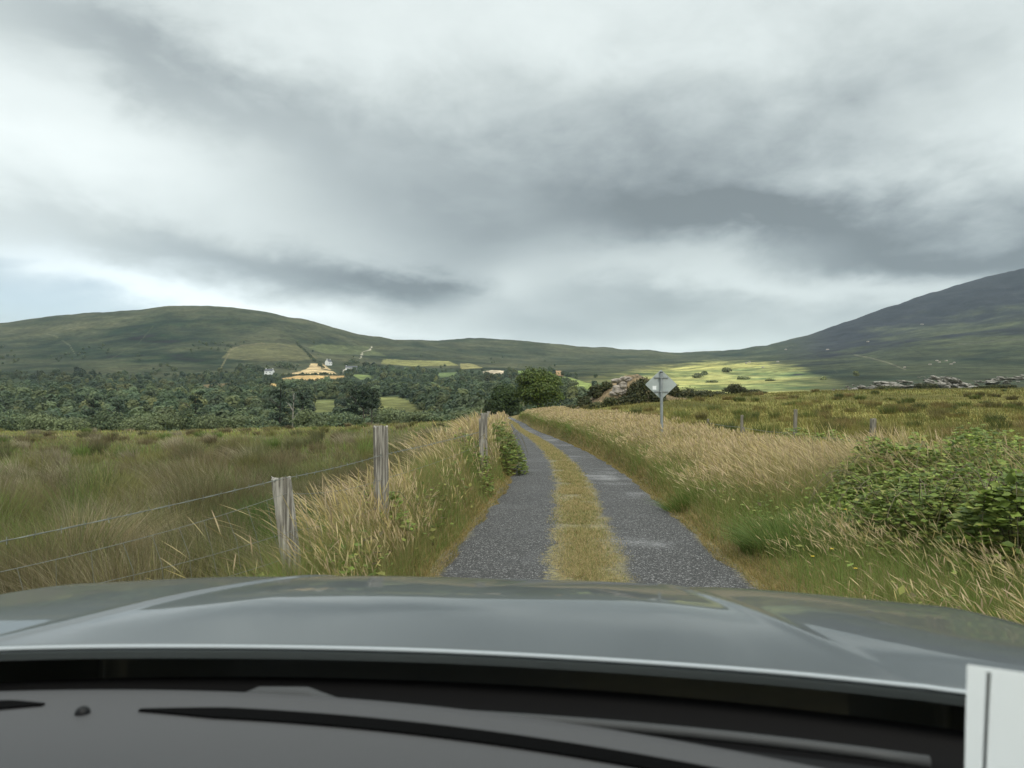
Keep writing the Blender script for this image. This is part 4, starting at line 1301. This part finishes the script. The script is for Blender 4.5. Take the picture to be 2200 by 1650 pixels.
def clumps(n, px0, px1, y0, y1, ok, cols, p, hh, rr, lean0=-.12, per=230):
    """Tussocks strewn over a field: fountains of blades, each with one colour of its own."""
    x, y = fan(n, px0, px1, y0, y1); k = ok(x - road_x(y)); x, y = x[k], y[k]; out = []
    pr = np.array(p, float) / sum(p)
    for a, b in zip(x, y):
        m = int(per * rng.uniform(.6, 1.3)); rad = rng.uniform(*rr); h = rng.uniform(*hh)
        th = rng.uniform(0, 6.28, m); r = rad * np.sqrt(rng.random(m))
        kind = rng.choice(len(cols), p=pr)
        X_, Y_ = a + np.cos(th) * r, b + np.sin(th) * r
        wind = rng.normal(lean0, .16) + (-.3 if kind == 3 else 0)
        ln = np.stack([wind + np.cos(th) * r / rad * .5 + rng.normal(0, .16, m), np.sin(th) * r / rad * .5 + rng.normal(0, .16, m)], -1)
        c = cols[kind] * rng.uniform(.7, 1.25) * rng.uniform(.75, 1.25, (m, 1))
        out.append(blades(put(X_, Y_, -.02), h * rng.uniform(.5, 1.12, m), np.full(m, max(.0038, .00062 * b)), ln, rng.uniform(0, 3.14, m), 3, c * .7, c))
    return out


def rushes_left():
    n = 230000
    x, y = fan(n, -420, 1085, 2.2, 140)
    u = x - road_x(y)
    # tussocks: gather the roots into clumps
    cl = fbm(x, y, 1.7, 2, 81); ht = fbm(x, y, 5.5, 3, 82); hue = fbm(x, y, 3.2, 3, 83); hue2 = fbm(x, y, 14, 3, 84)
    k = (u < -2.35 - .3 * rng.random(n)) & (rng.random(n) < .55 + .75 * cl)
    x, y, cl, ht, hue, hue2 = (a[k] for a in (x, y, cl, ht, hue, hue2)); n = len(x)
    h = (.34 + .26 * np.clip(cl, -.5, 1) + .16 * ht) * rng.uniform(.55, 1.2, n); h = np.maximum(h, .10)
    gap = sstep(.15, .5, hue)
    W = np.stack([np.full(n, .60), .30 + .8 * np.clip(-hue, 0, 1), .25 + .9 * np.clip(hue2, 0, 1), .05 + .45 * gap, .22 + .6 * np.clip(hue2 + .3, 0, 1)], 1)
    near = 1 - sstep(9, 40, y)
    ct, kk = pickf([RUSH, RUSHB, OLIVE, PALE * .8, GRN * .9], W)
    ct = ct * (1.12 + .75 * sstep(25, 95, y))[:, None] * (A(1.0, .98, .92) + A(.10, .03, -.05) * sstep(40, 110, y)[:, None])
    lean = np.stack([rng.normal(-.22, .28, n), rng.normal(0, .25, n)], -1)
    pl = kk == 3; lean[pl] += A(-.35, 0) + rng.normal(0, .3, (pl.sum(), 2))
    w = wblade(y, .0042) * rng.uniform(.7, 1.3, n)
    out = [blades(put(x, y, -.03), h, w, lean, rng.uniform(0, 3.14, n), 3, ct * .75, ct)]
    return out + clumps(560, -420, 1060, 4.5, 110, lambda u: u < -2.9, [RUSHB * 1.1, RUSH * 1.1, OLIVE * 1.1, PALE * .9, GRN * .9], [4, 2.5, 2.2, 2.1, 1.3], (.45, .92), (.2, .6))


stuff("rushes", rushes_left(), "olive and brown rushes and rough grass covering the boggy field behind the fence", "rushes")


def field_right():
    n = 230000
    x, y = fan(n, 1150, 2620, 5.5, 125)
    u = x - road_x(y)
    cl = fbm(x, y, 1.5, 2, 91); hue = fbm(x, y, 4.0, 3, 92); hue2 = fbm(x, y, 16, 3, 93)
    k = (u > 4.2 + rng.normal(0, .5, n)) & (rng.random(n) < .6 + .7 * cl)
    x, y, cl, hue, hue2 = (a[k] for a in (x, y, cl, hue, hue2)); n = len(x)
    h = np.maximum((.34 + .26 * np.clip(cl, -.4, 1)) * rng.uniform(.5, 1.2, n), .1)
    W = np.stack([np.full(n, .6), .25 + .8 * np.clip(hue, 0, 1), .25 + .6 * np.clip(-hue2, 0, 1), .25 + .7 * np.clip(hue2, 0, 1), .30 * np.clip(-hue + .3, 0, 1)], 1)
    ct, kk = pickf([A(.205, .195, .055), A(.225, .175, .058), A(.165, .195, .050), A(.27, .225, .08), A(.115, .125, .042)], W)
    lean = np.stack([rng.normal(-.28, .28, n), rng.normal(0, .25, n)], -1)
    w = wblade(y, .0045) * rng.uniform(.7, 1.3, n)
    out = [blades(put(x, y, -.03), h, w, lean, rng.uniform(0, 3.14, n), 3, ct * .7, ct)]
    return out + clumps(300, 1250, 2600, 9, 115, lambda u: u > 5.2, [A(.15, .13, .05), A(.21, .165, .06), A(.14, .165, .045), A(.30, .23, .10), A(.10, .12, .04)], [2, 2, 2, 1.2, 1.6], (.35, .7), (.25, .7))


stuff("field_grass", field_right(), "yellow-green rough grass of the field rising beyond the road sign", "grass")

SEED = [.8, .7, .65, .6, .6, 2.6, 5.0, 4.6, 2.4, .4]
SEED_T = [0, .3, .55, .72, .80, .84, .88, .93, .975, 1]          # width along a flowering stem: stalk, then the ear


def stems(x, y, h, cb, ct, lean_mu=-.32, w0=.0016):
    n = len(x)
    lean = np.stack([rng.normal(lean_mu, .22, n), rng.normal(-.02, .22, n)], -1)
    w = np.maximum(w0, .00022 * y) * rng.uniform(.7, 1.3, n)
    return blades(put(x, y, -.02), h, w, lean, rng.uniform(-.9, .9, n), 9, cb, ct, SEED, 2.4, 2.2, SEED_T)


def verge_left():
    out = []
    n = 75000
    y = np.exp(rng.uniform(math.log(2.6), math.log(75), n)); u = -1.38 - rng.random(n) ** .8 * np.where(y < 6, .62, np.where(y < 9, .5, .8))
    x = road_x(y) + u; kk = x > -.415 * y + rng.normal(0, .08, n); x, y, u = x[kk], y[kk], u[kk]; n = len(x)
    hue = fbm(x, y, .9, 3, 101); prox = sstep(1.35, 1.80, -u)
    h = (.10 + .40 * prox + .12 * fbm(x, y, 1.2, 2, 102)) * rng.uniform(.6, 1.25, n); h = np.maximum(h, .05)
    W = np.stack([.40 + hue, np.full(n, .40), .85 - .9 * hue, np.full(n, .25)], 1).clip(.02)
    ct, _ = pickf([STRAW2 * .85, A(.24, .22, .075), GRN * 1.15, STRAW * .75], W)
    cb = ct * .4 + GRN * .5
    lean = np.stack([rng.normal(-.25, .35, n), rng.normal(-.05, .3, n)], -1)
    out.append(blades(put(x, y, -.02), h, wblade(y, .0030, .0006) * rng.uniform(.7, 1.3, n), lean, rng.uniform(0, 3.14, n), 3, cb, ct))
    m = 27000
    y = np.exp(rng.uniform(math.log(4.0), math.log(70), m)); u = -1.50 - rng.random(m) ** 1.1 * np.where(y < 4.9, .72, np.where(y < 9, .34, .55))
    x = road_x(y) + u
    k = (rng.random(m) < .55 + 1.3 * fbm(x, y, .8, 2, 103)) & (x > -.41 * y); x, y = x[k], y[k]; m = len(x)
    out.append(stems(x, y, rng.uniform(.50, .86, m) * (.6 + .4 * sstep(1.48, 1.85, -u[k])) * np.clip(1.05 + .25 * fbm(x, y, 2.5, 2, 104), .7, 1.3), pick(m, [GRN * 1.0, STRAW2 * .7, A(.25, .24, .085)], [1.6, .7, 1.2]), pick(m, [STRAW, PINKY, STRAW2 * 1.15], [2, 1.4, 1]), -.32))
    return out


stuff("verge_grass", verge_left(), "dry straw-coloured grass leaning along the bank between lane and fence", "grass")


def verge_right():
    out = []
    n = 150000
    y = np.exp(rng.uniform(math.log(3.2), math.log(105), n)); u = 1.40 + rng.random(n) ** .8 * np.where(y < 9, 5.5, 3.6)
    x = road_x(y) + u; zone = sstep(3.3, 3.9, x) * (1 - sstep(11.5, 13, y)) * sstep(5.4, 6.2, y)
    hue = 1.3 * fbm(x, y, 1.3, 3, 111) + .15 + .95 * (1 - sstep(6, 12, y)); prox = sstep(1.36, 1.75, u)
    h = np.maximum((.08 + .40 * prox + .14 * fbm(x, y, 1.4, 2, 112)) * (.85 + .15 * sstep(6, 11, y)) * rng.uniform(.6, 1.25, n), .05)
    W = np.stack([.40 - .5 * hue, np.full(n, .40), .50 + .9 * hue, .22 - .3 * hue], 1).clip(.02)
    ct, _ = pickf([STRAW2 * .85, A(.20, .195, .065), GRN * 1.15, STRAW * .75], W)
    cb = ct * .35 + GRN * .55
    lean = np.stack([rng.normal(-.25, .35, n), rng.normal(-.05, .3, n)], -1)
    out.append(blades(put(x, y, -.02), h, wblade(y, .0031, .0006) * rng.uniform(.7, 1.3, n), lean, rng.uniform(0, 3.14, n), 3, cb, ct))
    m = 95000
    y = np.exp(rng.uniform(math.log(3.3), math.log(100), m)); u = 1.60 + rng.random(m) ** .9 * np.where(y < 9, 5.5, 3.6)
    x = road_x(y) + u; zone = sstep(3.3, 3.9, x) * (1 - sstep(11.5, 13, y)) * sstep(5.6, 6.4, y)
    dens = .62 + 1.3 * fbm(x, y, 1.3, 2, 113) + .28 * sstep(9, 15, y) - .42 * (1 - sstep(6, 11, y))
    # shorter and sparser right next to the lane
    k = rng.random(m) < dens * (.25 + .75 * sstep(1.7, 2.5, u)) * (1 - .62 * zone) * (.9 + .1 * sstep(7, 12, y)); x, y, u = x[k], y[k], u[k]; m = len(x); zone = zone[k]
    h = (1 + .55 * zone) * rng.uniform(.42, .74, m) * (.7 + .3 * sstep(1.7, 2.5, u)) * (.72 + .28 * sstep(6, 11, y)) * np.clip(1 + .3 * fbm(x, y, 2.2, 2, 114), .7, 1.3)
    out.append(stems(x, y, h, pick(m, [GRN * 1.0, STRAW2 * .8, A(.24, .23, .08)], [1.6, 1.0, 1.4]), pick(m, [STRAW, PINKY * 1.05, STRAW2 * 1.15], [2, 1.6, 1]), -.30))
    return out


stuff("meadow_grass", verge_right(), "tall flowering straw-coloured grass on the verge around the road sign", "grass")


def lane_grass():
    out = []
    n = 150000
    y = np.exp(rng.uniform(math.log(2.5), math.log(110), n)); u = rng.normal(.02, .19, n)
    x = road_x(y) + u
    f = fbm(x, y, .5, 3, 121)
    k = (np.abs(u + .10 * fbm(x, y, 1.3, 2, 125)) < .40 + .22 * fbm(x, y, .30, 2, 122)) & (rng.random(n) < .85 + 1.6 * f); x, y, f, u = x[k], y[k], f[k], u[k]; n = len(x)
    h = rng.uniform(.022, .085, n) * (1.15 - np.abs(u) / .6)
    W = np.stack([.42 + .5 * f, np.full(n, .5), .55 - .5 * fbm(x, y, 1.1, 2, 123), np.full(n, .15)], 1).clip(.02)
    ct, _ = pickf([A(.46, .375, .18), A(.38, .31, .135), A(.22, .235, .075), A(.50, .36, .20)], W)
    lean = np.stack([rng.normal(0, .7, n), rng.normal(0, .7, n)], -1)
    z = road_z(y) + .004
    P = np.stack([x, y, z], -1)
    out.append(blades(P, h, wblade(y, .0034, .0007), lean, rng.uniform(0, 3.14, n), 2, ct * .8, ct))
    # ragged grass creeping over the lane's two edges
    n = 60000
    y = np.exp(rng.uniform(math.log(2.5), math.log(110), n)); s = rng.choice([-1, 1], n)
    edge = 1.34 + .10 * fbm(y, s * 30., .6, 3, 124)
    u = s * (edge + rng.exponential(.13, n) - .05)
    x = road_x(y) + u; k = np.abs(u) < 1.9; x, y, u = x[k], y[k], u[k]; n = len(x)
    h = rng.uniform(.03, .13, n) * (.5 + 1.2 * sstep(1.3, 1.75, np.abs(u)))
    ct = pick(n, [A(.36, .27, .10), A(.30, .24, .08), A(.18, .20, .055), A(.42, .30, .15)], [1.2, 1, .8, .6])
    lean = np.stack([rng.normal(0, .6, n) - np.sign(u) * .35, rng.normal(0, .6, n)], -1)
    P = np.stack([x, y, np.maximum(ground_z(x, y), road_z(y) - .01)], -1)
    out.append(blades(P, h, wblade(y, .0034, .0007), lean, rng.uniform(0, 3.14, n), 2, ct * .8, ct))
    return out


stuff("lane_grass", lane_grass(), "short yellowed grass growing down the middle and edges of the lane", "grass")


def weeds():
    n = 30000
    y = np.exp(rng.uniform(math.log(3.2), math.log(26), n)); side = rng.random(n) < .28
    u = np.where(side, -1.5 - rng.random(n) * .85, 1.75 + rng.random(n) ** .8 * np.where(y < 9, 4.2, 2.6))
    x = road_x(y) + u
    k = (rng.random(n) < .35 + 1.6 * fbm(x, y, .55, 2, 141)) & (x > -.40 * y); x, y = x[k], y[k]; n = len(x)
    P = put(x, y, 0.0); P[:, 2] += rng.random(n) ** 1.3 * .34
    D = unit(n); D[:, 2] = np.abs(D[:, 2]) * .5 - .05
    sz = rng.uniform(.025, .075, n)
    return [leaves(P, D, unit(n) * .5 + A(0, -.3, 1), sz, sz * rng.uniform(.45, .8, n), pick(n, [BRAMBLE[0], BRAMBLE[2], BRAMBLE[4], A(.12, .10, .05)], [2, 2, 2, .7], .3), .2)]


stuff("verge_weeds", weeds(), "small broad-leaved weeds mixed through the verge grass", "weeds")


# tussocks that stand out, each a plant of its own
def tussock(label, px, y, n, h, rad, cols, lean=(-.3, 0), spread=.5, w=.005):
    b = spot(px, y); a = rng.uniform(0, 6.28, n); r = rad * np.sqrt(rng.random(n))
    x, yy = np.cos(a) * r, np.sin(a) * r
    P = np.stack([x, yy, ground_z(x + b.x, yy + b.y) - b.z - .02], -1)
    ln = np.stack([lean[0] + np.cos(a) * r / rad * spread + rng.normal(0, .2, n), lean[1] + np.sin(a) * r / rad * spread + rng.normal(0, .2, n)], -1)
    c = pick(n, cols, [1] * len(cols))
    v, q, cc = blades(P, h * rng.uniform(.55, 1.15, n), np.full(n, w), ln, rng.uniform(0, 3.14, n), 4, c * .7, c)
    o = np_mesh("grass_tussock", v, q, M_GRASS, color=np.clip(cc, .004, 1)); o.location = b
    tag(o, label, "tussock")


tussock("bright green grass tussock nearest the leaning fence post, behind the wire", 640, 8.6, 1600, .42, .35, [A(.11, .21, .03), A(.14, .24, .04)], (-.1, 0), .9)
tussock("darker green grass tussock behind the bright green one", 580, 9.4, 1800, .62, .42, [A(.08, .15, .035), A(.10, .17, .04)], (-.1, 0), .8)
tussock("bleached dry tussock swept flat by wind in the rushes", 215, 7.6, 1500, .75, .40, [PALE * 1.2, PALE, STRAW * .8], (.45, -.1), .6)
tussock("large brown rush tussock standing behind the green ones", 470, 10.5, 2600, .85, .6, [RUSHB, RUSH, A(.14, .11, .055)], (-.05, 0), .6)
tussock("pale dry grass clump spilling over at the leaning post's foot", 400, 4.5, 1300, .34, .45, [PALE, A(.34, .26, .19), A(.25, .19, .14)], (.2, -.3), 1.2, .004)
tussock("dark brown rush tussock in the field beyond the upright post", 760, 13, 2000, .8, .6, [RUSHB, RUSH], (-.05, 0), .6)
tussock("lush green long-leaved tussock at the lane edge under the brambles", 1690, 7.2, 1500, .42, .42, [A(.13, .20, .05), A(.17, .22, .06), A(.11, .165, .045)], (-.2, -.1), 1.0, .007)
tussock("green grass tussock at the lane edge farther up", 1490, 10.6, 900, .34, .40, [A(.12, .20, .04), A(.16, .22, .05)], (-.2, -.1), .9, .006)


# --- brambles and bracken
M_CANE = principled("bramble_cane", (.12, .105, .055), .7)


def bramble(label, px, y, w, d, h, n, size=.075, cols=BRAMBLE, canes=9, lift=0.0):
    b = spot(px, y); b.z += lift
    t = empty("bramble_bush", b); tag(t, label, "bramble", "bramble bushes along the lane")
    a = rng.uniform(0, 6.28, n); rr = np.sqrt(rng.random(n)); hx = rr * np.cos(a) * w / 2; hy = rr * np.sin(a) * d / 2
    dome = h * np.maximum(1 - rr ** 2.2, 0) ** .6 * (1 + .75 * fbm(hx * 1 + b.x, hy + b.y, .55, 3, 131)) + .05
    z = dome * (1 - .75 * rng.random(n) ** 2.2)
    z = z + ground_z(hx + b.x, hy + b.y) - b.z + lift
    P = np.stack([hx, hy, z], -1)
    V, N3 = [], n
    base = unit(n); base[:, 2] = np.abs(base[:, 2]) * .5 + .15
    parts = []
    for k in range(3):
        ang = (k - 1) * 1.15
        D = np.stack([base[:, 0] * math.cos(ang) - base[:, 1] * math.sin(ang), base[:, 0] * math.sin(ang) + base[:, 1] * math.cos(ang), base[:, 2] * .4 - .05], -1)
        Nn = unit(n) * .55 + A(0, -.35, 1)
        s = size * rng.uniform(.45, 1.5, n)
        c = pick(n, cols, [2, 2, 2, 1, 1][:len(cols)], .3)
        parts.append(leaves(P, D, Nn, s, s * .68, c, .18))
    v, q, c = merge(parts)
    np_mesh("leaves", v, q, M_LEAF, t, color=np.clip(c, .004, 1))
    bm = bmesh.new()
    for k in range(canes):
        a0 = random.uniform(0, 6.28); r0 = random.uniform(0, .3); r1 = random.uniform(.75, 1.1)
        p0 = Vector((math.cos(a0) * r0 * w / 2, math.sin(a0) * r0 * d / 2, 0)); a1 = a0 + random.uniform(-.6, .6)
        p1 = Vector((math.cos(a1) * r1 * w / 2, math.sin(a1) * r1 * d / 2, h * random.uniform(.15, .6)))
        pts = [p0.lerp(p1, s) + Vector((0, 0, h * .95 * 4 * s * (1 - s) * random.uniform(.85, 1.05))) for s in np.linspace(0, 1, 8)]
        tube(bm, pts, [.006 - .0005 * i for i in range(8)], 5, False)
    obj("canes", bm, M_CANE, t, smooth=True)


BR = BRAMBLE
DEADMIX = np.concatenate([BR, [(.16, .11, .06), (.13, .085, .05)]])
bramble("broad bramble thicket below the thick fence post", 2020, 9.0, 2.6, 2.2, .82, 3400, .060)
bramble("bramble thicket farthest along by the grassy field", 2190, 9.8, 2.9, 2.4, .92, 3400, .060)
bramble("bramble bush in front of the big thicket, dotted with dead brown leaves", 2120, 7.2, 1.9, 1.6, .60, 1700, .058, DEADMIX[[0, 1, 2, 5, 3]])
bramble("large-leaved bramble bush nearest the car bonnet's far corner", 2190, 6.0, 1.1, 1.0, .74, 800, .080)
bramble("bramble bush spreading into the straw grass at the thicket's lane side", 1915, 8.2, 1.9, 1.5, .52, 1700, .055)
bramble("low brambles running back to the fence from the thicket", 1880, 10.6, 2.4, 1.8, .55, 2000, .06)
bramble("low dark brambles under the thicket, sinking into the seeding grass", 1990, 6.9, 1.6, 1.1, .55, 1500, .055, BR * .85)
bramble("fern-green brambles behind the thick fence post", 1770, 15.5, 3.4, 2.0, .62, 2600, .07, BR * .95)
bramble("brambles climbing the upright weathered post", 788, 6.3, .8, .4, .22, 260, .045, BR, 5, .22)
bramble("leafy bramble overhanging the lane's tarmac", 1080, 17.5, 1.2, 2.4, .70, 1300, .07, BR * .8)
bramble("bramble bank smothering the small pair of posts", 1000, 12.6, 1.0, 2.4, .50, 1000, .05, DEADMIX[[0, 1, 2, 5, 4]])

# a few yellow flowers in the right-hand verge
M_PETAL = principled("yellow_petals", (.72, .50, .02), .5); M_STEM = principled("flower_stem", (.08, .14, .03), .6)
for i, (px, py, y, lab) in enumerate([(1746, 1196, 5.9, "bright yellow flower in the verge, lowest of the little group"), (1787, 1180, 6.1, "yellow flower just above and right of the lowest one"), (1816, 1095, 6.6, "small yellow flower among the seeding stems"), (1838, 1222, 5.6, "yellow flower half hidden low in the seeding grass")]):
    c = at(px, py, y); g = float(ground_z(c.x, c.y))
    t = empty("yellow_flower", (c.x, c.y, g)); tag(t, lab, "flower", "yellow flowers in the verge")
    bm = bmesh.new(); tube(bm, [(0, 0, 0), (.01, 0, (c.z - g) * .5), (0, 0, c.z - g)], .0018, 5); obj("stem", bm, M_STEM, t)
    bm = bmesh.new()
    for k in range(6):
        a = k / 6 * math.tau; d = Vector((math.cos(a), math.sin(a) * .8, .35)) * .018; s = Vector((-math.sin(a), math.cos(a), 0)) * .009
        o = Vector((0, 0, c.z - g))
        vs = [bm.verts.new(o), bm.verts.new(o + d * .6 + s), bm.verts.new(o + d), bm.verts.new(o + d * .6 - s)]; bm.faces.new(vs)
    obj("petals", bm, M_PETAL, t)

# ------------------------------------------------------------------ the air between
def build_haze():
    bm = bmesh.new(); box(bm, (0, 0, 285), (13400, 13400, 640))
    m = bpy.data.materials.new("thin_haze"); m.use_nodes = True; nt = m.node_tree; nt.nodes.clear()
    pv = nt.nodes.new('ShaderNodeVolumePrincipled'); pv.inputs['Color'].default_value = (.72, .88, 1.0, 1)
    pv.inputs['Density'].default_value = .00007; pv.inputs['Anisotropy'].default_value = .2
    out = nt.nodes.new('ShaderNodeOutputMaterial'); nt.links.new(pv.outputs[0], out.inputs['Volume'])
    tag(obj("haze", bm, m), kind='stuff')


build_haze()
print("objects", len(bpy.data.objects))
